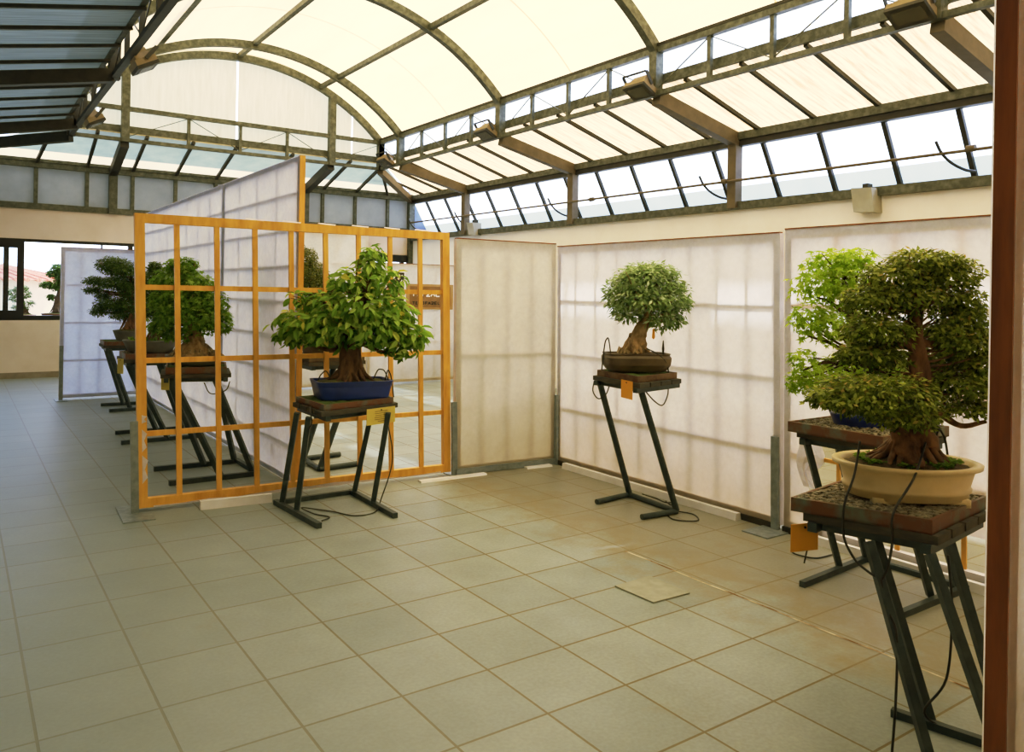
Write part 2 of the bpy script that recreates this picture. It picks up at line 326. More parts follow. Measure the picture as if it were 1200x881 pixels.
for y in (11.15, 9.25, 6.3, 3.1, .08):
    m = MB(); m.tube(spline([(XR-.22, y+.03, zp+.11), (XR-.17, y, zp-.0), (XR-.1, y-.06, zp-.1), (XR+.0, y-.14, zp-.17), (XR+.12, y-.2, zp-.19)]), .016, 6); m.build('opener_arm', MAT['rubber'], vs)
# trusses -----------------------------------------------------------
def truss(name, a, b, posts, mains, side, mat=MAT['steel'], ztm=None):
    """vertical lattice girder between plan points a and b; side = outward offset of the ledger"""
    a = V((*a, 0)); b = V((*b, 0)); d = (b-a); L = d.length; d.normalize(); s = V((*side, 0))
    t = bpy.data.objects.new(name, None); COL.objects.link(t); t.location = a; t['kind'] = 'structure'; XF[t.name] = (a.copy(), 0)
    P = lambda u, z, o=0: a+d*u+s*o+V((0, 0, z))
    m = MB(); m.beam(P(0, ZB-.01), P(L, ZB-.01), .07, .055); m.build('bottom_chord', mat, t)
    m = MB(); m.beam(P(0, ZT), P(L, ZT), .08, .07); m.build('top_chord', mat, t)
    m = MB(); m.beam(P(0, ZB+.18, .1), P(L, ZB+.18, .1), .05, .115); m.build('ledger', MAT['steel'], t)
    for u in posts:
        m = MB(); m.beam(P(u, ZB), P(u, ZT), .05, .05); m.build('post', mat, t)
    for u in mains:
        m = MB(); m.beam(P(u, ZB-.04), P(u, ZT+.02), .12, .12); m.build('main_post', mat, t)
    allp = sorted(list(posts)+list(mains))
    m = MB()
    for i, (u0, u1) in enumerate(zip(allp, allp[1:])):
        z0, z1 = (ZT-.03, ZB+.03) if i % 2 else (ZB+.03, ZT-.03)
        m.beam(P(u0, z0), P(u1, z1), .012, .012)
    m.build('brace', mat, t); return t
mains = list(YC)+[YG]; posts = []
ys = sorted(mains)
for y0, y1 in zip(ys, ys[1:]):
    n = round((y1-y0)/.81)
    posts += [y0+(y1-y0)*k/n for k in range(1, n)]
truss('roof_truss', (TX1, YB), (TX1, YG), [y-YB for y in posts], [y-YB for y in mains], (1, 0))
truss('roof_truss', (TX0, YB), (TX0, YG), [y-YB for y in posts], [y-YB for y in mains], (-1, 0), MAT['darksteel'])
gp = [2.97-TX0, 3.84-TX0, 4.69-TX0]
truss('roof_truss', (TX0, YG), (TX1, YG), gp, [.78, 4.35, TX1-TX0], (0, 1))
for x in (TX0+.78, TX0+4.35):
    h = abs(x-3.885); zz = 5.63-3.70+math.sqrt(3.70**2-h*h)
    m = MB(); m.beam((x, YG, ZT), (x, YG, zz), .13, .12); struct('gable_post', m, MAT['steel'])
# arches
R_, CX_ = 3.70, 3.885
def arc(y, off=0, n=40):
    half = math.asin((TX1-CX_)/R_)
    return [V((CX_+(R_+off)*math.sin(a), y, 5.63-R_+(R_+off)*math.cos(a))) for a in [(-half+2*half*k/n) for k in range(n+1)]]
def sweep(name, pts, w, h, mat):
    m = MB(); o = 0; n = len(pts)
    for i, p in enumerate(pts):
        t = (pts[min(i+1, n-1)]-pts[max(i-1, 0)]).normalized(); s = V((0, 1, 0)); u = t.cross(s).normalized()
        for a, b in ((-1, -1), (1, -1), (1, 1), (-1, 1)): m.v.append(p+s*a*w/2+u*b*h/2)
    for i in range(n-1):
        for k in range(4): m.f.append((i*4+k, i*4+(k+1) % 4, i*4+4+(k+1) % 4, i*4+4+k))
    m.f += [(3, 2, 1, 0), tuple((n-1)*4+k for k in range(4))]
    return struct(name, m, mat)
for y in [YG]+list(YC): sweep('arch_rib', arc(y), .1, .12, MAT['steel'])
for x, z in ((2.37, 5.4), (3.8, 5.61), (5.3, 5.3)):
    m = MB(); m.beam((x, YB, z+.05), (x, YG, z+.05), .075, .075); struct('roof_purlin', m, MAT['steel'])
def vault(name, off, y0, y1, mat):
    m = MB(); a = arc(y0, off, 48); b = arc(y1, off, 48)
    for p, q, r, s in zip(a, a[1:], b[1:], b): m.quad(p, q, r, s)
    bm = m; return struct(name, bm, mat)
vault('ceiling', .12, YB, YG+.14, MAT['archroof'])
m = MB()   # sheet overlaps
for y0, y1 in zip(ys, ys[1:]):
    if y1-y0 < 1.5: continue
    for yy in ((y0+y1)/2,):
        a = arc(yy, .112, 40); b = arc(yy+.022, .112, 40)
        for p, q, r, s in zip(a, a[1:], b[1:], b): m.quad(p, q, r, s)
struct('trim_3', m, MAT['archroof'])
# gable wall sheets
def gable(name, x0, x1, y):
    m = MB(); n = 30; prev = None
    for k in range(n+1):
        x = x0+(x1-x0)*k/n; z = 5.63-R_+math.sqrt(max((R_+.12)**2-(x-CX_)**2, 0))
        cur = (V((x, y, ZB+.1)), V((x, y, z)))
        if prev: m.quad(prev[0], cur[0], cur[1], prev[1])
        prev = cur
    return struct(name, m, MAT['gable'])
for k, (x0, x1) in enumerate(((TX0, 1.57), (1.6, 3.78), (3.815, 5.98), (6.01, TX1))): gable('window_%d' % (k+5), x0, x1, YG+.08)
m = MB(); m.box(TX0, TX1, YB, YB+.02, ZB, 5.7); struct('wall_back.001', m, MAT['gable'])
# clerestory on both monitor sides
m = MB(); m.quad((TX1+.13, YB, ZB+.22), (TX1+.13, YG, ZB+.22), (TX1+.06, YG, ZT+.03), (TX1+.06, YB, ZT+.03)); struct('window_9', m, MAT['clere'])
m = MB(); m.quad((TX0-.13, YB, ZB+.22), (TX0-.13, YG, ZB+.22), (TX0-.06, YG, ZT+.03), (TX0-.06, YB, ZT+.03)); struct('window_10', m, MAT['clere'])
m = MB(); m.beam((TX1-.03, YB, ZT+.055), (TX1-.03, YG, ZT+.055), .03, .035); struct('trim_4', m, MAT['darksteel'])
# slopes: right, left, end
RT, ZR = TX1+.1, ZB+.14
SL = ((RT, YG), (XR, YE))
m = MB(); m.quad((RT, YB, ZR), (XR+.12, YB, ZE+.07), (XR+.12, YE+.1, ZE+.07), (RT, YG+.1, ZR)); struct('ceiling.001', m, MAT['sloperoof'])
m = MB(); LT = TX0-.1
zL = ZR-.2*(LT-XL)
m.quad((LT, YB, ZR), (LT, YG+.1, ZR), (XL-.15, YE+.1, zL), (XL-.15, YB, zL)); struct('ceiling.002', m, MAT['darkroof'])
m = MB(); m.quad((XL-.16, YB, zL), (XL-.16, YE+.1, zL), (XW-.15, YE+.1, zL-.02), (XW-.15, YB, zL-.02)); struct('ceiling.005', m, MAT['darkroof'])
m = MB(); m.beam((XL, YB, zL-.1), (XL, YE, zL-.1), .1, .14); struct('eave_beam', m, MAT['steel'])
def endz(y): return ZR+(ZE+.07-ZR)*(y-YG-.1)/(YE-YG)
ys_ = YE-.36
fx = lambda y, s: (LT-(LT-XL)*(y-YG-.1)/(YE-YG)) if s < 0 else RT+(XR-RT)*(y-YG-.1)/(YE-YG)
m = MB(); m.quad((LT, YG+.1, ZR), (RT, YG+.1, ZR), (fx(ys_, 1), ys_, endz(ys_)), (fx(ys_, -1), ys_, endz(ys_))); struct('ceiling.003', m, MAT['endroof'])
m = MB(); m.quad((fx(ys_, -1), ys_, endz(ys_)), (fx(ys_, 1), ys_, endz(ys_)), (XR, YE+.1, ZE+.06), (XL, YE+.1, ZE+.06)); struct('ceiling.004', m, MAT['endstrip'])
# rafters and ribs
for y in YC:
    m = MB(); m.beam((TX1+.02, y, ZB-.05), (XR-.05, y, ZE-.02), .12, .17); struct('roof_rafter', m, MAT['rafter'])
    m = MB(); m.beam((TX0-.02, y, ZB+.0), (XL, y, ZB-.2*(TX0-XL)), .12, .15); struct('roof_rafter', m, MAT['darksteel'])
for x in XCOL:
    xt = TX0+.78 if x < 3 else TX0+4.35
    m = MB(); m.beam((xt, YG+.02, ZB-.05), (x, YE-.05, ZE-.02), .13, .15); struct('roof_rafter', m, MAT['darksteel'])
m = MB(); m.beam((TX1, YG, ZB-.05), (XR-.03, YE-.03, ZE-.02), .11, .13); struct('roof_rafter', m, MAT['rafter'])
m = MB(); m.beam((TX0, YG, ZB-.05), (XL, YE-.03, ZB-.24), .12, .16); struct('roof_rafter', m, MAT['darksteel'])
ribs = [((RT+.02, y, ZR-.02), (XR, y, ZE+.05), .045) for y in YM]
ribs += [((x-.03, YG+.06, ZR-.05), (x, YE, ZE+.04), .05) for x in EX if 1.1 < x < 6.6]
ribs += [((.94, YG+.5, endz(YG+.5)-.03), (.84, YE, ZE+.04), .05), ((6.7, YG+.2, endz(YG+.2)-.03), (6.73, YE, ZE+.04), .05), ((TX1+.05, YG+.1, ZR-.05), (7.5, YE, ZE+.04), .05)]
ribs += [((LT+.03, .4+.66*k, ZR-.03), (XL, .4+.66*k, ZR-.03-.2*(LT-XL)), .033) for k in range(-6, 14)]
for p, q, w in ribs:
    m = MB(); m.beam(p, q, w, w); struct('roof_rib', m, MAT['darksteel'])
# floodlights on the trusses
def floodlight(label, x, y, z, rz, tilt=.5):
    t = thing('floodlight', label, 'floodlight', (x, y, z), rz, 'floodlights on the roof trusses')
    R = Matrix.Rotation(tilt, 3, 'X')
    def bx(x0, x1, y0, y1, z0, z1, nm, mt, taper=1):
        m = MB(); b = [(x0, y0, z0), (x1, y0, z0), (x1, y1, z0), (x0, y1, z0)]; tt = [(a*taper, c*taper, z1) for a, c, _ in b]
        m.hexa([R @ V(p) for p in b], [R @ V(p) for p in tt]); return m.build(nm, mt, t, local=True)
    bx(-.17, .17, -.11, .11, -.04, .02, 'housing', MAT['lamp'])
    bx(-.15, .15, -.09, .09, .0201, .08, 'cooling_back', MAT['lamp'], .8)
    bx(-.12, .12, -.06, .06, .08, .12, 'driver_box', MAT['lamp'])
    bx(-.17, .17, -.115, .115, -.075, -.0401, 'bezel', MAT['darksteel'])
    bx(-.13, .13, -.075, .075, -.079, -.0751, 'glass', MAT['lampglass'])
    m = MB(); m.beam((-.19, 0, 0), (-.19, .1, .14), .012, .04); m.beam((.19, 0, 0), (.19, .1, .14), .012, .04); m.beam((-.19, .1, .14), (.19, .1, .14), .04, .012); m.build('bracket', MAT['darksteel'], t, local=True)
for y, lb in ((-.38, 'tan floodlight on the right truss, largest and nearest, cut by the frame top'), (2.8, 'tan floodlight on the right truss, second nearest the camera'), (6.05, 'tan floodlight on the right truss, second from the far corner'), (9.45, 'small tan floodlight on the right truss beside the far corner post')):
    floodlight(lb, TX1-.14, y, ZB+.07, math.radians(90), .5)
floodlight('dark floodlight on the left truss, the upper and nearer one', TX0+.12, 4.9, ZB-.06, math.radians(-90), .5)
floodlight('dark floodlight on the left truss, the lower one by the corner', TX0+.12, 8.4, ZB-.04, math.radians(-90), .5)
for (y, z, sz, lb) in ((8.75, ZS+.02, .12, 'small grey box on the right wall sill beside the far column'), (.9, ZS-.13, .13, 'grey plastic box on the white wall above the right panels')):
    t = thing('wall_box', lb, 'box', (XR-.1, y, z))
    m = MB(); m.hexa([(XR-.16, y-sz, z-sz), (XR-.16, y+sz*.8, z-sz*.9), (XR, y+sz*.8, z-sz*.9), (XR, y-sz, z-sz)], [(XR-.2, y-sz*.9, z+sz), (XR-.2, y+sz*.9, z+sz*1.1), (XR, y+sz*.9, z+sz*1.1), (XR, y-sz*.9, z+sz)]); m.build('casing', MAT['greybox'], t)
    m = MB(); m.box(XR-.12, XR-.02, y-.03, y+.03, z+sz, z+sz+.06); m.build('bracket', MAT['darksteel'], t)
# ------------------------------------------------------------------ partition panels
def panel(label, p0, p1, h, cols, rows, cloth, wood, thick=.045, stile=.05, bar=.024, lean=(0, 0), z0=.03, side=1, sheet=True, hole=None, split=None, inner=None, ends=None):
    """panel standing on the floor line p0-p1. side: which face carries the cloth (+1 = left of direction p0->p1)"""
    p0 = V((*p0, 0)); p1 = V((*p1, 0)); d = p1-p0; L = d.length; d.normalize(); n = V((-d.y, d.x, 0)); mid = (p0+p1)/2
    if sheet and not hole: inner = MAT['woodpale']
    t = thing('partition_panel', label, 'panel', mid); ln = V((*lean, 0))
    P = lambda u, z, o=0: p0+d*u+n*o+V((0, 0, z))+ln*(z/h)
    st = split or [0, L]
    for ie, u in enumerate([stile/2, L-stile/2]):
        m = MB(); a, b = P(u, z0), P(u, h); r = d*stile/2; k = n*thick/2
        m.hexa([a-r-k, a+r-k, a+r+k, a-r+k], [b-r-k, b+r-k, b+r+k, b-r+k]); m.build('stile', ends[ie] if ends else (MAT['woodpale'] if sheet else wood), t)
    for z in (z0+stile/2, h-stile/2):
        m = MB(); m.beam(P(stile, z), P(L-stile, z), thick, stile); m.build('rail', MAT['woodpale'] if sheet else wood, t)
    for k in range(1, cols):
        u = L*k/cols; m = MB(); a, b = P(u, z0+stile), P(u, h-stile); r = d*bar/2; q = n*bar*.3; o = n*side*-.01
        m.hexa([a-r-q+o, a+r-q+o, a+r+q+o, a-r+q+o], [b-r-q+o, b+r-q+o, b+r+q+o, b-r+q+o]); m.build('upright_bar', inner or wood, t)
    for k in range(1, rows):
        z = z0+(h-z0)*k/rows; m = MB(); m.beam(P(stile, z, side*.005), P(L-stile, z, side*.005), .018, bar); m.build('cross_bar', inner or wood, t)
    if sheet and not ends:
        m = MB(); m.beam(P(0, h+.004, side*.01), P(L, h+.004, side*.01), thick*.8, .008); m.build('top_batten', MAT['woodred'], t)
    if sheet:
        m = MB(); o = side*(thick/2+.003); nu, nz = 24, 16
        for i in range(nu):
            for j in range(nz):
                u0, u1 = L*i/nu, L*(i+1)/nu; a0, a1 = z0+(h-z0)*j/nz, z0+(h-z0)*(j+1)/nz
                if hole and hole((u0+u1)/2, (a0+a1)/2): continue
                m.quad(P(u0, a0, o), P(u1, a0, o), P(u1, a1, o), P(u0, a1, o))
        m.build('cloth', cloth, t)
    return t, P
def bracket(t, P, u, h=.65, w=.045, o=.04, plate=True, pl=.13):
    m = MB(); a = P(u, 0, o); b = P(u, h, o); d = (P(u+1, 0)-P(u, 0)).normalized()*w/2; n = V((-d.y, d.x, 0)).normalized()*.012
    m.hexa([a-d-n, a+d-n, a+d+n, a-d+n], [b-d-n, b+d-n, b+d+n, b-d+n]); m.build('metal_post', MAT['galv'], t)
    if plate:
        d *= pl/w; n = n.normalized()*pl*1.1; m = MB(); c = P(u, 0, o)
        m.hexa([c-d-n, c+d-n, c+d+n, c-d+n], [q+V((0, 0, .008)) for q in (c-d-n, c+d-n, c+d+n, c-d+n)]); m.build('foot_plate', MAT['galv'], t)
# bare lattice frame, cloth stripped
t, P = panel('bare orange wooden lattice panel with its cloth stripped off, facing the camera', (.815, 1.98), (3.29, 1.87), 2.08, 9, 4, None, MAT['wood'], stile=.064, thick=.05, bar=.037, lean=(-.055, 0), sheet=False)
bracket(t, P, -.02, .64, .05, -.03, pl=.2); bracket(t, P, 2.5, .63, .05, -.05, pl=.1)
for zz, hh, ww in ((.62, .06, .03), (.42, .16, .03), (.2, .2, .035)):   # torn cloth remnants on the left stile
    m = MB(); pts = [P(.03, zz, -.027), P(.03+ww, zz+hh*.2, -.027), P(.03+ww*.5, zz+hh*.5, -.027), P(.03+ww*1.1, zz+hh*.8, -.027), P(.03, zz+hh, -.027)]
    m.add(pts, [(0, 1, 2, 3, 4)]); m.build('torn_cloth', MAT['ripcloth'], t)
m = MB(); q = []
for k in range(13):
    u = .1+.19*k; q.append((P(u, .03, -.027), P(u, .035+.02*random.random()+(.012 if 4 < k < 9 else 0), -.029)))
for a, b in zip(q, q[1:]): m.quad(a[0], b[0], b[1], a[1])
m.build('torn_cloth', MAT['ripcloth'], t)
m = MB()
for k in range(6):
    u = .75+.28*k; m.quad(P(u, 2.085, -.02), P(u+.14, 2.075, -.03), P(u+.16, 2.09, .01), P(u+.02, 2.095, .01))
m.build('torn_cloth', MAT['ripcloth'], t)
t, P = panel('short grey-white cloth panel standing between the bare lattice and the corner', (3.32, 1.84), (4.36, 1.77), 2.03, 4, 2, MAT['clothdim'], MAT['wood'], side=-1, lean=(-.03, 0))
m = MB(); m.beam(P(0, .03, -.035), P(1.03, .03, -.035), .03, .05); m.build('bottom_channel', MAT['galv'], t)
t, P = panel('backlit white cloth panel behind the olive tree, touching the corner', (4.4, 1.74), (4.4, -.63), 2.01, 9, 4, MAT['cloth'], MAT['wood'], side=-1, lean=(0, .04))
bracket(t, P, .02, .64, .04, -.05, plate=False); bracket(t, P, 2.35, .63, .05, -.05, pl=.2)
m = MB(); m.beam(P(0, .02, -.035), P(2.37, .02, -.035), .02, .04); m.build('bottom_channel', MAT['darksteel'], t)
hole = lambda u, z: (.22+.06*math.sin(z*9) < u < .9 and z < .74) or (.9 <= u < 2.2 and z < .2+.08*math.sin(u*7))
t, P = panel('white cloth panel torn open low down, behind the two right-hand trees', (4.4, -.66), (4.4, -2.9), 2.03, 6, 4, MAT['cloth'], MAT['wood'], side=-1, lean=(0, .03), hole=hole)
m = MB(); fl = []
for j in range(9):
    z = .78-.055*j; w = .16-.004*j+.03*math.sin(j*1.7)
    fl.append([P(.14+w*i/5+.02*math.sin(j*.9), z, -.04-.03*math.sin(i*1.9+j*.4)) for i in range(6)])
for a, b in zip(fl, fl[1:]):
    for i in range(5): m.quad(a[i], a[i+1], b[i+1], b[i])
m.build('torn_flap', MAT['ripcloth'], t)
m = MB(); m.beam(P(0, .02, -.035), P(2.24, .02, -.035), .02, .04); m.build('bottom_channel', MAT['darksteel'], t)
t, P = panel('tall white translucent panel with orange end post, nearer half of the divider', (2.0, 2.06), (2.0, 4.17), 2.63, 4, 9, MAT['clothcool'], MAT['wood'], side=1, stile=.045, ends=(MAT['wood'], MAT['woodpale']))
t, P = panel('tall white translucent panel, farther half of the divider toward the windows', (2.0, 4.19), (2.0, 8.2), 2.63, 8, 9, MAT['clothcool'], MAT['wood'], side=1, stile=.045, ends=(MAT['woodpale'], MAT['woodpale']))
t, P = panel('white cloth panel standing before the window end wall at far left', (.93, 8.29), (1.93, 8.29), 2.1, 4, 4, MAT['clothcool'], MAT['wood'], side=-1)
bracket(t, P, .02, .75, .05, -.04, pl=.14)
t, P = panel('far white display panel behind the lattice, carrying the poster and sign', (5.42, 8.02), (8.0, 8.02), 2.05, 8, 3, MAT['clothdim'], MAT['wood'], side=-1); PF = P
t, P = panel('tall white panel at the far end seen through the lattice, left of the poster', (3.2, 8.0), (5.4, 8.0), 2.5, 8, 5, MAT['clothdim'], MAT['wood'], side=-1)
t, P = panel('nearest tall white panel with dark red-brown wooden edge, at the right border', (1.945, -2.965), (4.3, -2.965), 2.64, 6, 5, MAT['cloth'], MAT['woodred'], side=-1, thick=.05, stile=.05, ends=(MAT['woodred'], MAT['woodred']))
m = MB(); q = V((0, .029, 0))
m.quad(P(0, .03)+q, P(2.35, .03)+q, P(2.35, 2.63)+q, P(0, 2.63)+q); m.build('cloth', MAT['cloth'], t)
# poster and sign on the far display panel
yb = 7.985
po = thing('wall_poster', 'tall black poster with pale yellow blossom pattern on the far panel', 'poster', (5.97, yb, 1.5))
m = MB(); m.box(5.84, 6.1, yb-.008, yb, 1.12, 1.94); m.build('border', MAT['posterwhite'], po)
m = MB(); m.box(5.85, 6.08, yb-.012, yb-.0081, 1.14, 1.9); m.build('print', MAT['posterblack'], po)
for mt, cnt in (('posteryellow', 26), ('posterwhite', 14)):
    m = MB()
    for k in range(cnt):
        cx, cz, r = random.uniform(5.87, 6.06), random.uniform(1.17, 1.88), random.uniform(.014, .034)
        m.add([(cx, yb-.0135, cz)]+[(cx+r*(1 if i % 2 else .5)*math.cos(i*math.pi/5+k), yb-.0135, cz+r*(1 if i % 2 else .5)*math.sin(i*math.pi/5+k)) for i in range(10)], [(0, i+1, (i+1) % 10+1) for i in range(10)])
    m.build('blossom', MAT[mt], po)
sg = thing('sign_board', 'brown framed sign board with white lettering, right of the black poster', 'sign', (6.5, yb, 1.47))
m = MB(); m.box(6.13, 7.06, yb-.02, yb, 1.27, 1.71); m.build('frame', MAT['signframe'], sg)
m = MB(); m.box(6.19, 7.0, yb-.026, yb-.0201, 1.31, 1.67); sgb = m.build('board', MAT['signbrown'], sg)
GL = {'T': [(0, 1, 1, 1), (.5, 1, .5, 0)], 'J': [(.1, 1, 1, 1), (.75, 1, .75, 0), (.2, .1, .75, 0)], 'I': [(.3, 1, .3, 0)], 'L': [(.2, 1, .2, 0), (.2, 0, .9, 0)], '2': [(0, 1, .9, 1), (.9, 1, .9, .5), (.9, .5, 0, 0), (0, 0, 1, 0)],
      'A': [(0, 0, .5, 1), (.5, 1, 1, 0), (.2, .35, .8, .35)], 'E': [(.1, 0, .1, 1), (.1, 1, 1, 1), (.1, .5, .9, .5), (.1, 0, 1, 0)], 'F': [(.1, 0, .1, 1), (.1, 1, 1, 1), (.1, .5, .9, .5)]}
def letters(txt, x, z, w, h, pitch, th, mat, nm):
    for ch in txt:
        m = MB()
        for a, b, c, d in GL.get(ch, []): m.beam((x+a*w, yb-.029, z+b*h), (x+c*w, yb-.029, z+d*h), th, .004, up=(0, 1, 0))
        x += pitch; o = m.build(nm, mat, sg); o.parent = sgb
letters('TJI2AEFE', 6.22, 1.5, .075, .1, .096, .02, MAT['posterwhite'], 'letter')
letters('TEIJFA2ELTIE', 6.24, 1.36, .045, .045, .062, .012, MAT['posterblack'], 'small_letter')
# cover strips on the floor and loose plates
def strip(name, label, a, b, w, h, mat, cat):
    m = MB(); a = V((*a, 0)); b = V((*b, 0)); d = (b-a).normalized(); r = V((-d.y, d.x, 0))*w/2; u = V((0, 0, h)); n = d*.012
    m.hexa([a-r, b-r, b+r, a+r], [a-r*.7+u, b-r*.7+u, b+r*.7+u, a+r*.7+u]); o = m.build(name, mat); tag(o, label, cat); return o
strip('cable_duct', 'long white plastic duct along the foot of the olive tree panel', (4.315, 1.56), (4.325, -.33), .06, .05, MAT['duct'], 'duct')
strip('cable_duct', 'short white duct at the foot of the bare lattice, left of the stand', (1.2, 1.84), (1.7, 1.79), .06, .06, MAT['duct'], 'duct')
strip('cable_duct', 'flat white strip on the floor at the lattice right bottom corner', (2.93, 1.75), (3.56, 1.72), .07, .015, MAT['duct'], 'duct')
strip('cable_duct', 'small white strip on the floor beside the panel corner', (4.0, 1.72), (4.27, 1.7), .07, .015, MAT['duct'], 'duct')
strip('cable_duct', 'white duct at the foot of the torn panel behind the trees', (4.33, -.92), (4.33, -2.2), .05, .05, MAT['duct'], 'duct')
m = MB(); m.hexa([(2.70, -.80, .001), (2.71, -1.07, .001), (2.97, -1.08, .001), (2.97, -.79, .001)], [(2.70, -.80, .008), (2.71, -1.07, .008), (2.97, -1.08, .008), (2.97, -.79, .008)])
tag(m.build('floor_hatch', noisy('hatch_tile', rgb(142, 144, 130), rgb(156, 156, 142), 14, .6)), 'loose square tile hatch lying on the floor in the middle', 'hatch')
m = MB(); zz = [(3.165+.004*math.sin(k*1.7), -.4-.2*k) for k in range(13)]
for (x0, y0), (x1, y1) in zip(zz, zz[1:]): m.quad((x0-.006, y0, .0015), (x0+.006, y0, .0015), (x1+.006, y1, .0015), (x1-.006, y1, .0015))
struct('trim_5', m, noisy('floor_joint_filler', rgb(120, 84, 44), rgb(206, 196, 172), 5, .9, lo=.42, hi=.6))
# ------------------------------------------------------------------ stands, trays, cards, tubes
YAW = .5952
rt = V((math.cos(YAW), -math.sin(YAW), 0)); fw = V((math.sin(YAW), math.cos(YAW), 0))
def lerp(a, b, t): return V(a)*(1-t)+V(b)*t
def stand(label, quad, z, legs, rails, bar, slats=4, r=.02, round_=False):
    c = sum((V((*q, 0)) for q in quad), V((0, 0, 0)))/4
    t = thing('plant_stand', label, 'stand', c, 0, 'steel bonsai stands')
    a, b, cc, d = [V((*q, z)) for q in quad]
    for k in range(slats):
        t0, t1 = (k+.06)/slats, (k+.94)/slats; p = [a.lerp(d, t0), b.lerp(cc, t0), b.lerp(cc, t1), a.lerp(d, t1)]
        m = MB(); m.hexa([q-V((0, 0, .032)) for q in p], p); m.build('slat', MAT['slat'], t)
    m = MB(); zz = V((0, 0, -.05))
    for p, q in ((a.lerp(b, .08), d.lerp(cc, .08)), (a.lerp(b, .92), d.lerp(cc, .92))): m.beam(p+zz, q+zz, .035, .034)
    for p, q in ((a.lerp(d, .12), b.lerp(cc, .12)), (a.lerp(d, .88), b.lerp(cc, .88))): m.beam(p.lerp(q, .08)+zz, p.lerp(q, .92)+zz, .035, .034)
    m.build('top_frame', MAT['stand'], t)
    for p, q in legs:
        m = MB()
        if round_: m.tube([p, q], r*1.15, 12)
        else: m.beam(p, q, r*2, r*2, up=rt)
        m.build('leg', MAT['stand'], t)
    for p, q in rails:
        m = MB()
        if round_: m.tube([(*p, r), (*q, r)], r, 12)
        else: m.beam((*p, r), (*q, r), r*2, r*2)
        m.build('foot_rail', MAT['stand'], t)
    if bar:
        m = MB()
        if round_: m.tube([(*bar[0], r), (*bar[1], r)], r, 12)
        else: m.beam((*bar[0], r), (*bar[1], r), r*1.8, r*1.8)
        m.build('cross_bar', MAT['stand'], t)
    return t
def tray(label, quad, z0, h, fill='gravel', inset=.03, mat=None, n=900, size=.011):
    c = sum((V((*q, z0)) for q in quad), V((0, 0, 0)))/4
    t = thing('bonsai_tray', label, 'tray', c, 0, 'copper trays on the stands')
    q0 = [V((*q, z0)) for q in quad]; cc = c
    ins = lambda p, k: p+(cc-p).normalized()*k
    m = MB(); m.hexa(q0, [p+V((0, 0, .008)) for p in q0])
    for i in range(4):
        p, q = q0[i], q0[(i+1) % 4]; pi, qi = ins(p, .02), ins(q, .02); u = V((0, 0, h))
        m.hexa([p, q, qi, pi], [p+u, q+u, qi+u, pi+u])
    m.build('rim', mat or MAT['tray'], t)
    a, b, c2, d = [ins(p, .025) for p in q0]
    if fill == 'gravel':
        m = MB(); base = V((0, 0, h*.72)); m.quad(a+base, b+base, c2+base, d+base)
        for k in range(n):
            s, tt = random.random(), random.random(); p = a.lerp(b, s).lerp(d.lerp(c2, s), tt)+V((0, 0, h*.72+random.uniform(0, .008)))
            rr = size*random.uniform(.5, 1.25); e = Matrix.Rotation(random.random()*6, 3, 'Z')
            vs = [p+e @ V((x*rr*random.uniform(.7, 1.2), y*rr*random.uniform(.7, 1.2), zz*rr*.8)) for x, y, zz in ((1, 0, 0), (0, 1, 0), (-1, 0, 0), (0, -1, 0), (.5, .5, .8), (-.5, .5, .8), (-.5, -.5, .8), (.5, -.5, .8))]
            m.add(vs, [(4, 5, 6, 7), (0, 1, 4), (1, 5, 4), (1, 2, 5), (2, 6, 5), (2, 3, 6), (3, 7, 6), (3, 0, 7), (0, 4, 7)])
        g = m.build('gravel', MAT['gravel'], t); g['kind'] = 'stuff'
    else:
        m = MB(); nn = 12; grid = []
        for i in range(nn+1):
            row = []
            for j in range(nn+1):
                s, tt = i/nn, j/nn; row.append(a.lerp(b, s).lerp(d.lerp(c2, s), tt)+V((0, 0, h*.8+.018*noise.noise(V((i*.7, j*.7, z0*9))))))
            grid.append(row)
        for i in range(nn):
            for j in range(nn): m.quad(grid[i][j], grid[i+1][j], grid[i+1][j+1], grid[i][j+1])
        g = m.build('moss', MAT['mossy'], t, smooth=True); g['kind'] = 'stuff'
    return t
def card(label, a, b, zt, zb, mat, lines=0, tilt=0):
    a = V((*a, 0)); b = V((*b, 0)); d = (b-a).normalized(); n = V((d.y, -d.x, 0)); t = thing('name_card', label, 'card', (a+b)/2+V((0, 0, zb)))
    P = lambda u, z, o=0: a+(b-a)*u+n*(o+tilt*(zt-z))+V((0, 0, z))
    m = MB(); m.hexa([P(0, zb, -.002), P(1, zb, -.002), P(1, zb, .002), P(0, zb, .002)], [P(0, zt, -.002), P(1, zt, -.002), P(1, zt, .002), P(0, zt, .002)]); m.build('board', mat, t)
    m = MB(); m.tube([P(.5, zt-.014, .002), P(.5, zt-.014, .006)], .005, 8); m.build('pin', MAT['darksteel'], t)
    if lines:
        m = MB()
        for k in range(lines):
            z = zt-(zt-zb)*(.22+.62*k/max(1, lines-1)); w = random.uniform(.12, .3)
            m.quad(P(.5-w, z, .0032), P(.5+w, z, .0032), P(.5+w, z+.004, .0032), P(.5-w, z+.004, .0032))
        m.build('lettering', MAT['cardink'], t)
def tube_thing(label, pts, r=.0045, sub=8):
    m = MB(); m.tube(spline(pts, sub), r, 7); o = m.build('irrigation_tube', MAT['rubber'], smooth=True); tag(o, label, 'tube', 'black irrigation tubes'); return o
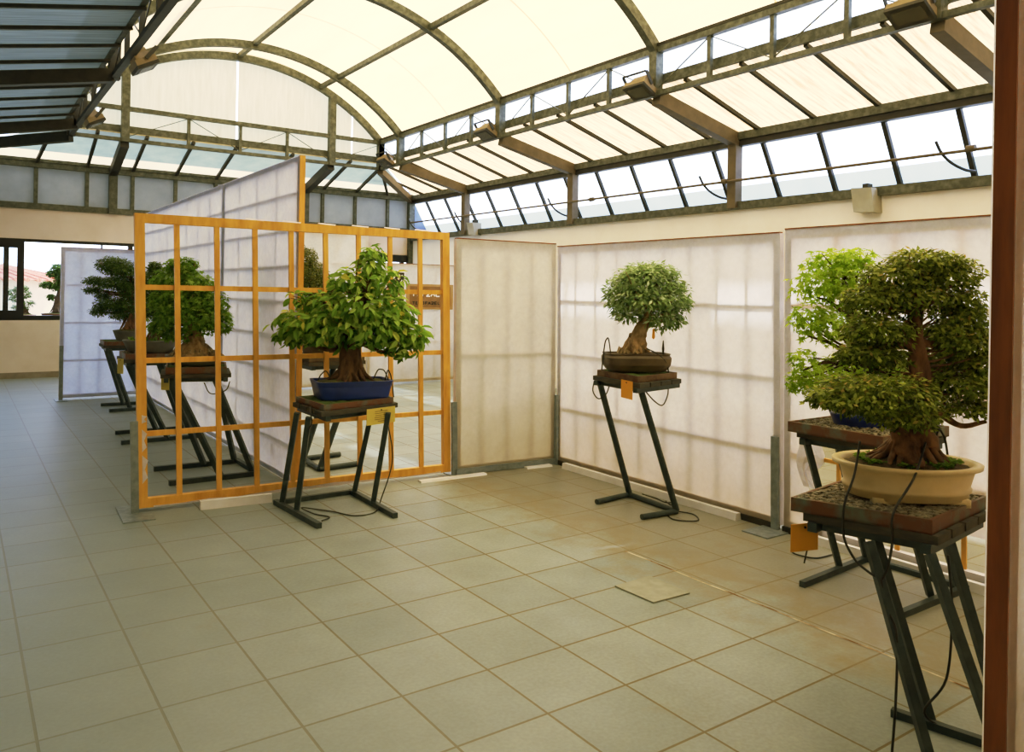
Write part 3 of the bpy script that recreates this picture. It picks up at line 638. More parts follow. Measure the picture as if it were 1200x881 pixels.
# ------------------------------------------------------------------ trees
def rnd_unit():
    while True:
        p = V((random.uniform(-1, 1), random.uniform(-1, 1), random.uniform(-1, 1)))
        if .01 < p.length < 1: return p
def frame(n, up):
    n = n.normalized(); a = up-n*up.dot(n)
    if a.length < .01: a = V((1, 0, 0))-n*n.x
    a.normalize(); return a, n.cross(a)
def leaf(m, p, d, n, L, W, kind, c):
    d, s = frame(n, d); n = n.normalized()      # d: along the leaf, s: sideways
    if kind == 'oval':
        f = n*W*.22; cv = -n*L*.18
        vs = [p, p+d*L*.3-s*W*.42+f, p+d*L*.3, p+d*L*.3+s*W*.42+f, p+d*L*.66-s*W*.4+f+cv*.4, p+d*L*.66+cv*.4, p+d*L*.66+s*W*.4+f+cv*.4, p+d*L+cv]
        m.add(vs, [(0, 2, 1), (0, 3, 2), (1, 2, 5, 4), (2, 3, 6, 5), (4, 5, 7), (5, 6, 7)], c)
    elif kind == 'lance':
        m.add([p, p+d*L*.45-s*W*.5, p+d*L, p+d*L*.45+s*W*.5], [(0, 3, 2, 1)], c)
    elif kind == 'star':
        vs = [p+d*L*.35-n*L*.03]; k = 5; 
        tips = [(-2.2, .55), (-1.1, .85), (0, 1), (1.1, .85), (2.2, .55)]
        ring = []
        for i, (a, r) in enumerate(tips):
            if i: b = (a+tips[i-1][0])/2; ring.append((b, .3))
            ring.append((a, r))
        ring.append((math.pi, .3))
        for a, r in ring: vs.append(p+d*L*.35+d*math.cos(a)*L*.65*r+s*math.sin(a)*L*.7*r-n*L*.12*(r > .4))
        q = len(ring); m.add(vs, [(0, i+1, (i+1) % q+1) for i in range(q)], c)
def foliage(pads, count, L, W, kind, s, o, shell=.55, droop=0., flat=0., jit=.25):
    """pads in photo units (x, y, rx, ry, depth, depth radius) about origin o, s units per metre -> local mesh"""
    m = MB(); vols = [(p[2]*p[3]*(p[5] if len(p) > 5 else p[2]*.8))**.62 for p in pads]; tot = sum(vols)
    for p, v in zip(pads, vols):
        x, y, rx, ry = p[:4]; dy = p[4] if len(p) > 4 else 0; ry2 = p[5] if len(p) > 5 else rx*.8
        c = V(((x-o[0])/s, dy/s, (o[1]-y)/s)); R = V((rx/s, ry2/s, ry/s)); k = max(4, int(count*v/tot))
        for i in range(k):
            u = rnd_unit(); u.normalize(); rr = shell+(1-shell)*random.random()**.6
            if random.random() < .12: rr *= random.uniform(1, 1.12)
            if u.z < -.5 and random.random() < .5: u.z = -u.z
            bump = 1+jit*noise.noise(V((u.x*2.3+c.x*9, u.y*2.3+c.y*9, u.z*2.3+c.z*9)))
            q = c+V((u.x*R.x, u.y*R.y, u.z*R.z))*rr*bump
            n = (V((u.x/R.x, u.y/R.y, u.z/R.z)).normalized()+V((0, 0, .5))+rnd_unit()*.9).normalized()
            d = (u+rnd_unit()*.8+V((0, 0, -droop)))
            cc = min(1, max(0, .45+.25*u.z+random.gauss(0, .24)-(1-rr)*.3))  # upper leaves lighter, inner ones darker: shade put into the leaf tone
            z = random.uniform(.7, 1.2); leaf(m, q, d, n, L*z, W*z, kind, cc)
    return m
def trunk_mesh(path, radii, s, o, roots=0, rlen=.1, rr=.02, branches=(), n=14, jitter=.16, seed=1):
    rnd = random.Random(seed); m = MB()
    pts = [V(((x-o[0])/s, dy/s, (o[1]-y)/s)) for x, y, dy in path]
    q = spline(pts, 5); R = []
    for i in range(len(q)):
        t = i/(len(q)-1)*(len(radii)-1); k = min(int(t), len(radii)-2); R.append((radii[k]+(radii[k+1]-radii[k])*(t-k))/s)
    m.tube(q, R, n, jitter=jitter)
    b = pts[0]
    for k in range(roots):
        a = 2*math.pi*(k+rnd.random()*.6)/roots; e = V((math.cos(a), math.sin(a)*.8, 0)); l = rlen*rnd.uniform(.7, 1.15)
        sd = V((-e.y, e.x, 0))*rnd.uniform(-.25, .25)*l; h0 = pts[1].z*rnd.uniform(.35, .8)-b.z*0
        m.tube(spline([b+V((0, 0, h0))+e*R[0]*.4, b+e*(R[0]*.8+l*.25)+V((0, 0, h0*.45)), b+e*(R[0]+l*.6)+sd+V((0, 0, .022)), b+e*(R[0]+l)+sd*1.8+V((0, 0, .0))], 5), [rr*(1.25-.95*i/15) for i in range(16)], 8, jitter=.2)
    for br in branches:
        p = [V(((x-o[0])/s, dy/s, (o[1]-y)/s)) for x, y, dy in br[0]]; q = spline(p, 5); r0, r1 = br[1]/s, br[2]/s
        m.tube(q, [r0+(r1-r0)*i/(len(q)-1) for i in range(len(q))], 7, jitter=.15)
    return m
def twigs(m, pads, s, o, start, r=.004, k=3, seed=3):
    rnd = random.Random(seed)
    for p in pads:
        dy = p[4] if len(p) > 4 else 0
        for i in range(k):
            e = V(((p[0]+rnd.uniform(-.8, .8)*p[2]-o[0])/s, (dy+rnd.uniform(-.6, .6)*p[2])/s, (o[1]-p[1]+rnd.uniform(-.3, .7)*p[3])/s))
            st = V(((start[0]-o[0])/s, 0, (o[1]-max(min(start[1], p[1]+p[3]*1.5), start[2]))/s))
            md = st.lerp(e, .5)+V((rnd.uniform(-.02, .02), rnd.uniform(-.02, .02), -.02)); m.tube(spline([st, md, e], 4), [r*2.2, r*2, r*1.8, r*1.5, r*1.3, r*1.1, r, r*.8, r*.5], 5)
def bonsai(name, label, loc, rz=-YAW): return thing(name, label, 'bonsai', loc, rz)
def pot(t, levels, mat, e, soil, smat, rz=0, feet=None):
    m = MB(); m.stack(levels, 64, e)
    if feet:
        for sx in (-1, 1):
            for sy in (-1, 1):
                x, y, w, d, h = feet; m.box(sx*x-w, sx*x+w, sy*y-d, sy*y+d, 0, h)
    s = MB(); rx, ry, z, bulge = soil; lv = [(rx*k, ry*k, z+bulge*(1-k*k)) for k in (1, .9, .75, .55, .3, .05)]
    s.stack(lv, 64, e if e < 3 else 5, close_top=True, close_bottom=False)
    for q in s.v: q.z += .008*noise.noise(q*28)
    for mm in (m, s):
        R = Matrix.Rotation(rz, 3, 'Z'); mm.v = [R @ q for q in mm.v]
    po_ = m.build('pot', mat, t, local=True, smooth=e < 3); s.build('soil', smat, po_, local=True, smooth=True)
def hoop(label, a, b, h, side=(0, 0, 0)):
    a, b = V(a), V(b); md = (a+b)/2+V((0, 0, h))+V(side)
    tube_thing(label, [a, a.lerp(md, .55)+V((0, 0, h*.33)), md, b.lerp(md, .55)+V((0, 0, h*.28)), b])

# --- 1 broad-leaved tree in the blue pot, centre
C0 = (2.17, 1.45, .785)
stand('square-tube steel stand under the blue pot, before the bare lattice', ((1.80, 1.10), (2.46, 1.26), (2.52, 1.76), (1.80, 1.66)), .745,
      [((1.72, 1.62, .02), (1.765, 1.47, .695)), ((1.742, 1.385, .02), (1.765, 1.25, .695)), ((2.295, 1.64, .02), (2.34, 1.44, .695)), ((2.29, 1.30, .02), (2.335, 1.17, .695))],
      [((1.70, 1.70), (1.748, .985)), ((2.30, 1.71), (2.285, .94))], ((1.72, 1.68), (2.30, 1.69)), r=.018)
tray('mossy copper tray under the blue pot', ((1.83, 1.14), (2.43, 1.28), (2.49, 1.73), (1.82, 1.64)), .745, .042, 'moss')
t = bonsai('bonsai_tree', 'broad-leaved bonsai with thick dark trunk in a rectangular blue pot', C0)
pot(t, [(.245, .145, 0), (.255, .15, .012), (.272, .16, .09), (.283, .17, .122), (.285, .172, .13), (.266, .155, .13), (.262, .15, .11)], MAT['potblue'], 9, (.262, .15, .11, .035), MAT['moss'], rz=.42)
s = 161; o = (411, 463)
pads = [(430, 306, 16, 13), (408, 326, 26, 14), (447, 328, 24, 18), (376, 352, 26, 16), (420, 358, 48, 24), (460, 364, 24, 18), (347, 378, 30, 16), (388, 380, 48, 24), (440, 384, 46, 22), (478, 388, 20, 16), (337, 390, 16, 9), (470, 403, 20, 10), (415, 388, 36, 12), (368, 388, 32, 12), (342, 346, 7, 7), (434, 292, 11, 9), (350, 392, 18, 8), (488, 393, 10, 9)]
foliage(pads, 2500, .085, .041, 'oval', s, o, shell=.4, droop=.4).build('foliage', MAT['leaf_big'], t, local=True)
m = trunk_mesh([(409, 445, 0), (410, 425, 0), (411, 400, 0), (418, 360, 0), (428, 320, 0), (431, 300, 0)], [18, 13.5, 12, 9, 5, 2], s, o, 14, .085, .017,
               [([(412, 390, 0), (385, 372, 0), (350, 378, 0)], 5, 1.5), ([(420, 398, 0), (440, 407, 0), (462, 409, 0)], 3, 1.2), ([(415, 375, 0), (450, 370, 10), (480, 392, 10)], 5, 1.5), ([(410, 400, 0), (380, 408, 10), (345, 394, 5)], 4, 1.5), ([(424, 340, 0), (398, 330, 10), (376, 345, 10)], 4, 1.5)])
twigs(m, pads, s, o, (416, 380, 300)); m.build('trunk', MAT['bark'], t, local=True, smooth=True)
card('yellow name card hanging from the blue pot stand', (2.15, 1.14), (2.405, 1.205), .735, .62, MAT['cardyellow'], 6)
def wl(t0, x, y, z): return V(t0)+rt*x+fw*y+V((0, 0, z))
hoop('black tube hoop at the left of the blue pot', wl(C0, -.28, .02, -.02), wl(C0, -.14, -.05, .13), .12)
hoop('black tube hoop at the right of the blue pot, the taller one', wl(C0, .16, .0, .13), wl(C0, .27, .05, .12), .08)
hoop('black tube hoop at the right of the blue pot, the outer one', wl(C0, .25, -.02, .13), wl(C0, .31, .03, .0), .12)
tube_thing('thin black tube lying coiled on the floor under the blue pot stand', [(2.36, 1.26, .68), (2.40, 1.22, .35), (2.33, 1.25, .06), (2.22, 1.13, .006), (2.06, 1.12, .006), (1.98, 1.28, .006), (1.9, 1.4, .006), (1.8, 1.45, .02), (1.84, 1.3, .006), (1.9, 1.18, .006), (1.82, 1.12, .006)])
tube_thing('black tube hanging down at the left front of the blue pot stand', [wl(C0, -.28, .02, -.02), (1.78, 1.26, .74), (1.77, 1.2, .67), (1.765, 1.26, .60)])
# --- 2 olive
O0 = (3.91, .28, 1.015)
stand('round-pipe Z-shaped stand under the olive tree at the corner panel', ((3.69, .51), (3.615, -.05), (4.15, .05), (4.24, .62)), .965,
      [((4.11, .525, .025), (3.755, .50, .915)), ((4.07, .01, .025), (3.70, .02, .915))], [((4.11, .53), (3.74, .494)), ((4.07, .005), (3.742, .03))], ((4.11, .53), (4.07, .005)), round_=True)
tray('thin dark red-brown tray under the olive pot', ((3.72, .49), (3.65, .0), (4.13, .08), (4.2, .58)), .965, .045, 'moss', mat=noisy('rusty_tray', rgb(72, 42, 30), rgb(110, 84, 56), 12, .7))
t = bonsai('olive_bonsai', 'silvery green olive bonsai with leaning pale trunk in a brown pot', O0)
pot(t, [(.2, .12, 0), (.215, .13, .012), (.24, .15, .05), (.245, .155, .1), (.232, .145, .118), (.24, .15, .13), (.225, .138, .13), (.22, .13, .112)], MAT['potbrown'], 4.5, (.22, .13, .112, .03), MAT['soil'], rz=.12)
s = 159; o = (744, 432)
pads = [(755, 330, 42, 24), (726, 345, 22, 24), (788, 348, 19, 26), (757, 350, 48, 18), (775, 372, 24, 13), (733, 366, 17, 9), (758, 318, 34, 13), (785, 368, 12, 12)]
foliage(pads, 5600, .05, .017, 'lance', s, o, shell=.35).build('foliage', MAT['leaf_olive'], t, local=True)
m = trunk_mesh([(742, 411, 0), (745, 400, 0), (749, 386, 0), (756, 370, 0), (761, 350, 0), (764, 330, 0)], [11, 9.5, 8, 6, 3.5, 1.5], s, o, 10, .045, .018,
               [([(757, 368, 0), (742, 350, 0), (730, 345, 0)], 3, 1), ([(760, 358, 0), (775, 345, 0), (786, 340, 0)], 3, 1), ([(758, 362, 0), (770, 372, 0), (780, 372, 0)], 2.5, 1)], n=16, jitter=.25)
twigs(m, pads, s, o, (759, 360, 325)); m.build('trunk', MAT['barkpale'], t, local=True, smooth=True)
m = MB()
for k in range(60):
    p = V((random.uniform(-.13, .06), random.uniform(-.08, .08), .135)); m.tube([p-V((.015, 0, .01)), p+V((0, 0, .012+random.random()*.02)), p+V((.018, 0, -.006))], [.006, .014, .006], 6, jitter=.3)
m.build('root_crust', MAT['rock'], t, local=True)
p = wl(O0, .105, -.02, 0); m = MB(); m.add([(.105, -.06, .31), (.12, -.06, .315), (.125, -.06, .25), (.115, -.06, .235), (.102, -.06, .245)], [(0, 1, 2, 3, 4)]); m.build('hanging_tag', MAT['cardorange'], t, local=True)
card('square orange name card hanging from the olive tree stand', (3.645, .155), (3.605, .005), .975, .85, MAT['cardorange'])
hoop('black tube hoop at the left of the olive pot', wl(O0, -.255, -.02, .0), wl(O0, -.19, -.02, .12), .17)
tube_thing('black dripper stake at the right of the olive pot', [wl(O0, .06, -.08, .17), wl(O0, .13, -.12, .135), wl(O0, .19, -.12, .08), wl(O0, .23, -.06, -.005)])
m = MB(); q = wl(O0, .185, -.06, .11); m.tube([q, q+V((0, 0, .06)), q+V((0, 0, .12))], [.005, .009, .003], 8); tag(m.build('dripper_stake', MAT['rubber']), 'black dripper spike standing in the olive pot', 'dripper')
tube_thing('black tube loop under the left of the olive tray', [(3.70, .50, .925), (3.69, .50, .85), (3.70, .45, .80), (3.71, .38, .84), (3.72, .35, .925)])
tube_thing('black tube loop under the right of the olive tray', [(3.73, .0, .9), (3.8, -.02, .83), (3.93, .03, .79), (4.0, .05, .85), (4.02, .06, .925)])
tube_thing('black tube ring on the floor beside the olive stand foot', [(4.1, .03, .01), (4.15, -.08, .006), (4.05, -.2, .006), (3.93, -.1, .006), (4.0, .05, .006)])
tube_thing('thin black tube on the floor behind the olive stand', [(4.12, .4, .05), (4.24, .36, .006), (4.22, .26, .006), (4.27, .2, .006), (4.2, .18, .006), (4.25, .28, .006)])
# --- 3 near tree in the cream pot
A0 = (2.83, -2.27, .79)
Q = ((2.415, -2.05), (2.57, -2.50), (3.12, -2.44), (2.965, -1.97))
Qs = ((2.43, -2.09), (2.565, -2.52), (3.10, -2.46), (2.955, -1.99))
stand('nearest stand with thick dark legs, under the cream pot at right', Qs, .75,
      [((2.405, -2.60, .02), (2.47, -2.33, .70)), ((2.445, -2.83, .02), (2.515, -2.52, .70)), ((2.80, -2.66, .02), (2.84, -2.42, .70)), ((2.745, -2.42, .02), (2.79, -2.15, .70))],
      [((2.39, -2.5), (2.43, -2.9)), ((2.69, -2.305), (2.85, -2.9))], ((2.42, -2.88), (2.85, -2.88)), slats=4, r=.0145)
tray('large copper gravel tray under the cream pot, nearest the camera', Q, .75, .052, 'gravel', n=2300, size=.0125)
t = bonsai('azalea_bonsai', 'large layered dark green azalea bonsai in a cream oval pot, nearest at right', A0)
pot(t, [(0.205, 0.143, .018), (0.224, 0.158, .022), (0.227, 0.159, .045), (0.234, 0.165, .047), (0.236, 0.166, .06), (0.229, 0.162, .064), (0.244, 0.174, .12), (0.250, 0.179, .132), (0.273, 0.197, .137), (0.275, 0.199, .15), (0.265, 0.191, .154), (0.239, 0.168, .15), (0.234, 0.162, .13)], MAT['potcream'], 2.15, (.236, .165, .132, .045), MAT['soil'], feet=(.13, .105, .05, .02, .03))
s = 300; o = (1062, 584)
pads = [(1078, 308, 44, 17), (1048, 326, 42, 19), (1112, 322, 34, 24), (1022, 352, 38, 19), (1070, 350, 45, 20), (1128, 355, 24, 20), (1028, 388, 45, 20), (1012, 416, 36, 15), (1034, 420, 30, 15), (1118, 388, 36, 16), (1146, 402, 22, 16), (1010, 460, 76, 24, -25, 55), (985, 466, 50, 14, -25, 45), (1050, 484, 42, 16, -20, 40), (1132, 452, 52, 24, 15, 45), (1165, 440, 30, 20), (1142, 478, 36, 10), (1105, 440, 28, 14, 30, 35), (1175, 410, 20, 14), (1122, 418, 34, 15, 25, 30), (1146, 430, 26, 18), (1126, 374, 30, 16), (1112, 400, 24, 12, -15, 20)]
pads = [(p+(0, p[2]*.75)) if len(p) == 4 else p for p in pads]
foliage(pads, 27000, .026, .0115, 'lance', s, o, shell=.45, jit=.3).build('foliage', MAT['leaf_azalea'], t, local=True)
m = trunk_mesh([(1064, 542, 0), (1066, 520, 0), (1070, 495, 0), (1077, 465, 0), (1075, 430, 0), (1072, 395, 0), (1070, 350, 0), (1076, 312, 0)], [32, 24, 18, 12, 10, 8.5, 7, 3], s, o, 19, .06, .014,
               [([(1075, 470, 0), (1100, 482, 0), (1125, 497, 0), (1155, 492, 0)], 6, 2), ([(1076, 435, 0), (1110, 445, 10), (1150, 450, 10)], 6, 2), ([(1072, 480, -5), (1040, 470, -20), (995, 468, -25)], 8, 3), ([(1073, 405, 0), (1040, 405, 0), (1010, 415, 0)], 6, 2), ([(1072, 400, 0), (1110, 405, 0), (1145, 405, 0)], 6, 2), ([(1071, 365, 0), (1040, 360, 0), (1020, 355, 0)], 5, 2), ([(1072, 360, 0), (1105, 345, 0), (1125, 352, 0)], 5, 2)], n=22, jitter=.34)
twigs(m, pads, s, o, (1073, 460, 330), r=.0024, k=2); m.build('trunk', MAT['barkred'], t, local=True, smooth=True)
m = MB()
for k in range(44):
    a = random.uniform(0, 6.28); p = V((.2*math.cos(a)*random.uniform(.75, 1), .135*math.sin(a)*random.uniform(.75, 1), .15))
    m = MB()
    for i in range(7): leaf(m, p, rnd_unit()+V((0, 0, .5)), rnd_unit()+V((0, 0, 1)), .026, .022, 'oval', random.random())
    m.build('weed', MAT['weed'], t, local=True)
card('dark orange name card hanging at the left end of the cream pot tray', (2.405, -2.06), (2.525, -2.095), .70, .595, MAT['cardorange'])
z = A0
tube_thing('black tube looping over the tray front from the cream pot, left one', [wl(z, -.22, -.08, .235), wl(z, -.272, -.15, .125), (2.462, -2.24, .812), (2.452, -2.245, .70), (2.447, -2.29, .63), (2.446, -2.34, .60), (2.45, -2.385, .585)])
tube_thing('black tube looping over the tray front from the cream pot, right one', [wl(z, .03, -.08, .235), wl(z, -.08, -.205, .13), (2.512, -2.395, .812), (2.497, -2.40, .71), (2.472, -2.40, .63), (2.45, -2.392, .585)])
tube_thing('long black tube hanging straight down beside the near stand leg', [(2.45, -2.388, .585), (2.443, -2.41, .5), (2.432, -2.455, .42), (2.425, -2.46, .2), (2.415, -2.455, .01)])
tube_thing('black tube curving down to the floor between the near stand legs', [(2.62, -2.53, .68), (2.72, -2.5, .45), (2.73, -2.48, .2), (2.7, -2.42, .06), (2.76, -2.5, .01), (2.85, -2.62, .006), (2.95, -2.72, .006)])
hoop('black tube hoop at the right back of the cream pot', wl(z, .16, .1, .15), wl(z, .26, .14, .03), .15)
# --- 4 bright maple behind
P0 = (3.84, -1.53, .885)
stand('square-tube stand holding the bright maple, partly behind the cream pot', ((3.56, -1.29), (3.545, -1.79), (4.15, -1.80), (4.15, -1.29)), .84,
      [((4.0, -1.29, .02), (3.64, -1.30, .79)), ((4.28, -1.29, .02), (3.92, -1.30, .79)), ((4.0, -1.80, .02), (3.64, -1.78, .79)), ((4.27, -1.81, .02), (3.91, -1.78, .79))],
      [((4.30, -1.285), (3.57, -1.337)), ((4.30, -1.84), (3.58, -1.84))], ((4.285, -1.29), (4.285, -1.83)), r=.016)
tray('copper gravel tray under the bright maple, farther right one', ((3.525, -1.265), (3.515, -1.80), (4.17, -1.80), (4.17, -1.265)), .84, .055, 'gravel', n=1300, size=.012)
t = bonsai('maple_bonsai', 'bright yellow-green maple bonsai with drooping layers, behind the azalea', P0)
pot(t, [(.16, .11, 0), (.17, .12, .01), (.19, .135, .06), (.195, .14, .07), (.18, .125, .07), (.178, .12, .06)], MAT['potblue'], 2.2, (.178, .12, .06, .03), MAT['moss'])
s = 215; o = (1015, 503)
pads = [(975, 313, 36, 16), (1000, 308, 24, 12), (962, 342, 36, 24), (992, 340, 40, 30), (948, 382, 26, 24), (985, 388, 42, 25), (940, 428, 18, 14), (962, 450, 34, 20), (1000, 440, 42, 22), (932, 452, 11, 12), (1030, 460, 40, 16), (1065, 440, 40, 18), (1030, 400, 40, 25), (1075, 462, 24, 12)]
foliage(pads, 2600, .05, .05, 'star', s, o, shell=.35, droop=.5).build('foliage', MAT['leaf_maple'], t, local=True)
m = trunk_mesh([(1015, 492, 0), (1012, 470, 0), (1005, 440, 0), (1000, 400, 0), (988, 360, 0), (985, 325, 0)], [10, 8, 7, 5, 3.5, 1.5], s, o, 7, .05, .012,
               [([(1003, 430, 0), (975, 410, 0), (945, 400, 0)], 3, 1), ([(1006, 445, 0), (970, 430, 0), (940, 440, 0)], 3, 1), ([(995, 380, 0), (970, 360, 0), (955, 355, 0)], 2.5, 1), ([(1005, 440, 0), (1040, 440, 0), (1070, 445, 0)], 3, 1)])
twigs(m, pads, s, o, (1000, 420, 330), r=.003); m.build('trunk', MAT['barkdark'], t, local=True, smooth=True)
tube_thing('thin black tube looping on the floor below the dark orange card', [(4.22, -.93, .05), (4.12, -.93, .006), (4.02, -.98, .006), (4.05, -1.1, .006), (4.2, -1.12, .006)])
tube_thing('thin black tube hanging from the maple stand tray to the floor', [(3.95, -1.18, .5), (3.93, -1.15, .2), (3.9, -1.13, .01)])
# --- 5-7 trees along the tall divider
L1 = (1.44, 3.04, .915)
stand('steel stand nearest the lattice on the corridor side, under the domed maple', ((1.13, 2.86), (1.66, 2.72), (1.78, 3.22), (1.24, 3.34)), .86,
      [((1.57, 2.64, .02), (1.22, 2.80, .81)), ((1.84, 2.66, .02), (1.55, 2.80, .81)), ((1.57, 3.18, .02), (1.27, 3.26, .81)), ((1.84, 3.2, .02), (1.66, 3.20, .81))], [((1.88, 2.64), (1.165, 2.65)), ((1.88, 3.2), (1.165, 3.23))], ((1.87, 2.65), (1.87, 3.2)))
tray('red-brown tray under the domed maple on the corridor side', ((1.17, 2.87), (1.63, 2.75), (1.75, 3.2), (1.27, 3.31)), .86, .055, 'moss')
t = bonsai('trident_maple_bonsai', 'domed mid-green maple bonsai with rocky root base, behind the lattice left bays', L1)
pot(t, [(.19, .12, 0), (.21, .135, .015), (.235, .155, .07), (.24, .16, .085), (.225, .147, .085), (.22, .14, .075)], MAT['potgrey'], 2.4, (.22, .14, .075, .04), MAT['soil'])
s = 140; o = (221, 421)
pads = [(204, 305, 20, 12), (197, 323, 28, 18), (219, 327, 26, 17), (188, 347, 22, 18), (232, 349, 26, 18), (212, 366, 44, 20), (246, 370, 20, 16), (182, 376, 15, 13), (206, 386, 22, 8), (210, 344, 34, 26)]
foliage(pads, 5200, .056, .054, 'star', s, o, shell=.4, droop=.2).build('foliage', MAT['leaf_trident'], t, local=True)
m = trunk_mesh([(222, 412, 0), (221, 402, 0), (220, 392, 0), (216, 375, 0), (210, 345, 0), (206, 315, 0)], [22, 16, 11, 8, 5, 2], s, o, 11, .08, .025, [], n=16, jitter=.25)
twigs(m, pads, s, o, (215, 370, 320)); m.build('trunk', MAT['barkpale'], t, local=True, smooth=True)
m = MB()
for k in range(70):
    a = random.uniform(0, 6.28); r = random.uniform(.06, .19); p = V((r*math.cos(a), r*.65*math.sin(a), .09+.06*(1-r/.2))); m.tube([p-V((.02, 0, .02)), p+V((0, 0, .02)), p+V((.02, .01, -.012))], [.008, .02, .008], 6, jitter=.35)
m.build('root_rock', MAT['rock'], t, local=True)
card('pale card on the tray of the domed maple', (1.15, 2.92), (1.20, 2.865), .84, .73, MAT['cardyellow'])
tube_thing('thin black tube under the domed maple tray', [(1.45, 2.76, .79), (1.5, 2.74, .7), (1.62, 2.74, .72), (1.66, 2.76, .79)])
L2 = (1.42, 4.78, .90)
stand('dark steel stand in the middle of the corridor row', ((1.14, 4.62), (1.72, 4.56), (1.74, 5.08), (1.16, 5.14)), .84,
      [((1.57, 4.59, .02), (1.22, 4.64, .79)), ((1.84, 4.6, .02), (1.5, 4.64, .79)), ((1.57, 5.16, .02), (1.24, 5.06, .79)), ((1.84, 5.17, .02), (1.55, 5.06, .79))], [((1.87, 4.6), (1.127, 4.583)), ((1.87, 5.17), (1.167, 5.2))], ((1.86, 4.6), (1.86, 5.17)))
tray('dark gravel tray in the middle of the corridor row', ((1.16, 4.63), (1.7, 4.58), (1.72, 5.06), (1.18, 5.12)), .84, .055, 'gravel', n=400, size=.015)
t = bonsai('pine_bonsai', 'dark bonsai in a wide grey oval pot, mostly behind the lattice left post', L2)
pot(t, [(.2, .13, 0), (.22, .14, .01), (.26, .165, .09), (.275, .175, .115), (.275, .175, .125), (.25, .16, .125), (.245, .15, .11)], MAT['potgrey'], 2.2, (.245, .15, .11, .03), MAT['mossy'])
s = 110; o = (162, 417)
pads = [(164, 335, 15, 14), (160, 352, 14, 13), (170, 365, 15, 14), (154, 372, 12, 10), (166, 320, 8, 6)]
foliage(pads, 6500, .034, .011, 'lance', s, o, shell=.3).build('foliage', MAT['leaf_pine'], t, local=True)
m = trunk_mesh([(167, 403, 0), (168, 392, 0), (168, 375, 0), (164, 350, 0), (165, 325, 0)], [6, 4.5, 3.5, 2.5, 1], s, o, 6, .05, .014); twigs(m, pads, s, o, (166, 375, 330)); m.build('trunk', MAT['barkred'], t, local=True, smooth=True)
m = MB()
for k in range(30):
    a = random.uniform(0, 6.28); p = V((.2*math.cos(a), .12*math.sin(a), .12))
    m = MB()
    for i in range(5): leaf(m, p, rnd_unit()+V((0, 0, 1)), rnd_unit(), .05, .02, 'lance', random.random())
    m.build('weed', MAT['weed'], t, local=True)
card('pale card on the tray of the middle corridor stand', (1.10, 4.70), (1.14, 4.62), .85, .70, MAT['cardyellow'])
L3 = (1.58, 6.95, .885)
stand('dark steel stand farthest along the corridor, under the spreading pine', ((1.28, 6.9), (1.86, 6.85), (1.88, 7.38), (1.3, 7.42)), .83,
      [((1.6, 6.88, .02), (1.35, 6.9, .78)), ((1.84, 6.88, .02), (1.6, 6.9, .78)), ((1.6, 7.4, .02), (1.37, 7.38, .78)), ((1.84, 7.4, .02), (1.62, 7.36, .78))], [((1.87, 6.88), (1.352, 6.851)), ((1.87, 7.4), (1.337, 7.439))], ((1.86, 6.88), (1.86, 7.4)))
tray('mossy dark tray farthest along the corridor', ((1.29, 6.91), (1.85, 6.87), (1.87, 7.36), (1.31, 7.4)), .83, .05, 'moss')
t = bonsai('pine_bonsai', 'dark spreading pine bonsai with tiered pads, farthest left before the white panel', L3)
pot(t, [(.13, .11, 0), (.14, .12, .01), (.18, .15, .12), (.185, .155, .135), (.17, .14, .135), (.165, .135, .125)], MAT['potgrey'], 2.6, (.165, .135, .125, .03), MAT['moss'])
s = 93; o = (140, 411)
pads = [(119, 322, 20, 11), (134, 329, 22, 13), (98, 341, 13, 6), (124, 344, 24, 10), (96, 352, 11, 4.5), (108, 358, 10, 4.5), (117, 369, 20, 10), (137, 371, 18, 10), (104, 377, 11, 6), (141, 355, 16, 13), (150, 345, 11, 14), (130, 381, 14, 6)]
foliage(pads, 22000, .032, .011, 'lance', s, o, shell=.3).build('foliage', MAT['leaf_pine'], t, local=True)
m = trunk_mesh([(140, 398, 0), (143, 388, 0), (147, 372, 0), (144, 350, 0), (141, 330, 0)], [7, 5, 4, 3.2, 1], s, o, 6, .05, .015, [([(145, 360, 0), (125, 355, 0), (100, 350, 0)], 2, .7), ([(146, 375, 0), (125, 378, 0), (105, 378, 0)], 2, .7)]); twigs(m, pads, s, o, (144, 370, 330)); m.build('trunk', MAT['barkred'], t, local=True, smooth=True)
# --- 8 conical tree behind the lattice, right of the divider
stand('round-pipe stand seen through the lattice, right of the tall divider', ((2.24, 2.47), (2.78, 2.49), (2.78, 3.03), (2.24, 3.02)), .95,
      [((2.38, 2.53, .02), (2.70, 2.53, .9)), ((2.40, 2.98, .02), (2.70, 2.98, .9))], [((2.37, 2.52), (2.76, 2.55)), ((2.40, 2.98), (2.77, 3.0))], ((2.37, 2.52), (2.40, 2.98)), round_=True, r=.024)
tray('weathered dark tray seen through the lattice below the big leaves', ((2.25, 2.49), (2.77, 2.5), (2.77, 3.0), (2.25, 3.0)), .95, .05, 'gravel', n=300, size=.015, mat=noisy('old_tray', rgb(66, 52, 38), rgb(104, 88, 64), 10, .8))
t = bonsai('conical_bonsai', 'dense dark conical bonsai behind the lattice, half hidden by the big-leaved tree', (2.5, 2.76, .995))
pot(t, [(.17, .13, 0), (.18, .14, .01), (.2, .155, .09), (.19, .145, .09), (.185, .14, .08)], MAT['potbrown'], 4, (.185, .14, .08, .03), MAT['moss'])
s = 130; o = (375, 413)
pads = [(346, 305, 20, 17), (352, 322, 30, 17), (358, 340, 32, 18), (365, 362, 36, 18), (370, 382, 38, 14)]
foliage(pads, 30000, .019, .011, 'lance', s, o, shell=.55).build('foliage', MAT['leaf_dark'], t, local=True)
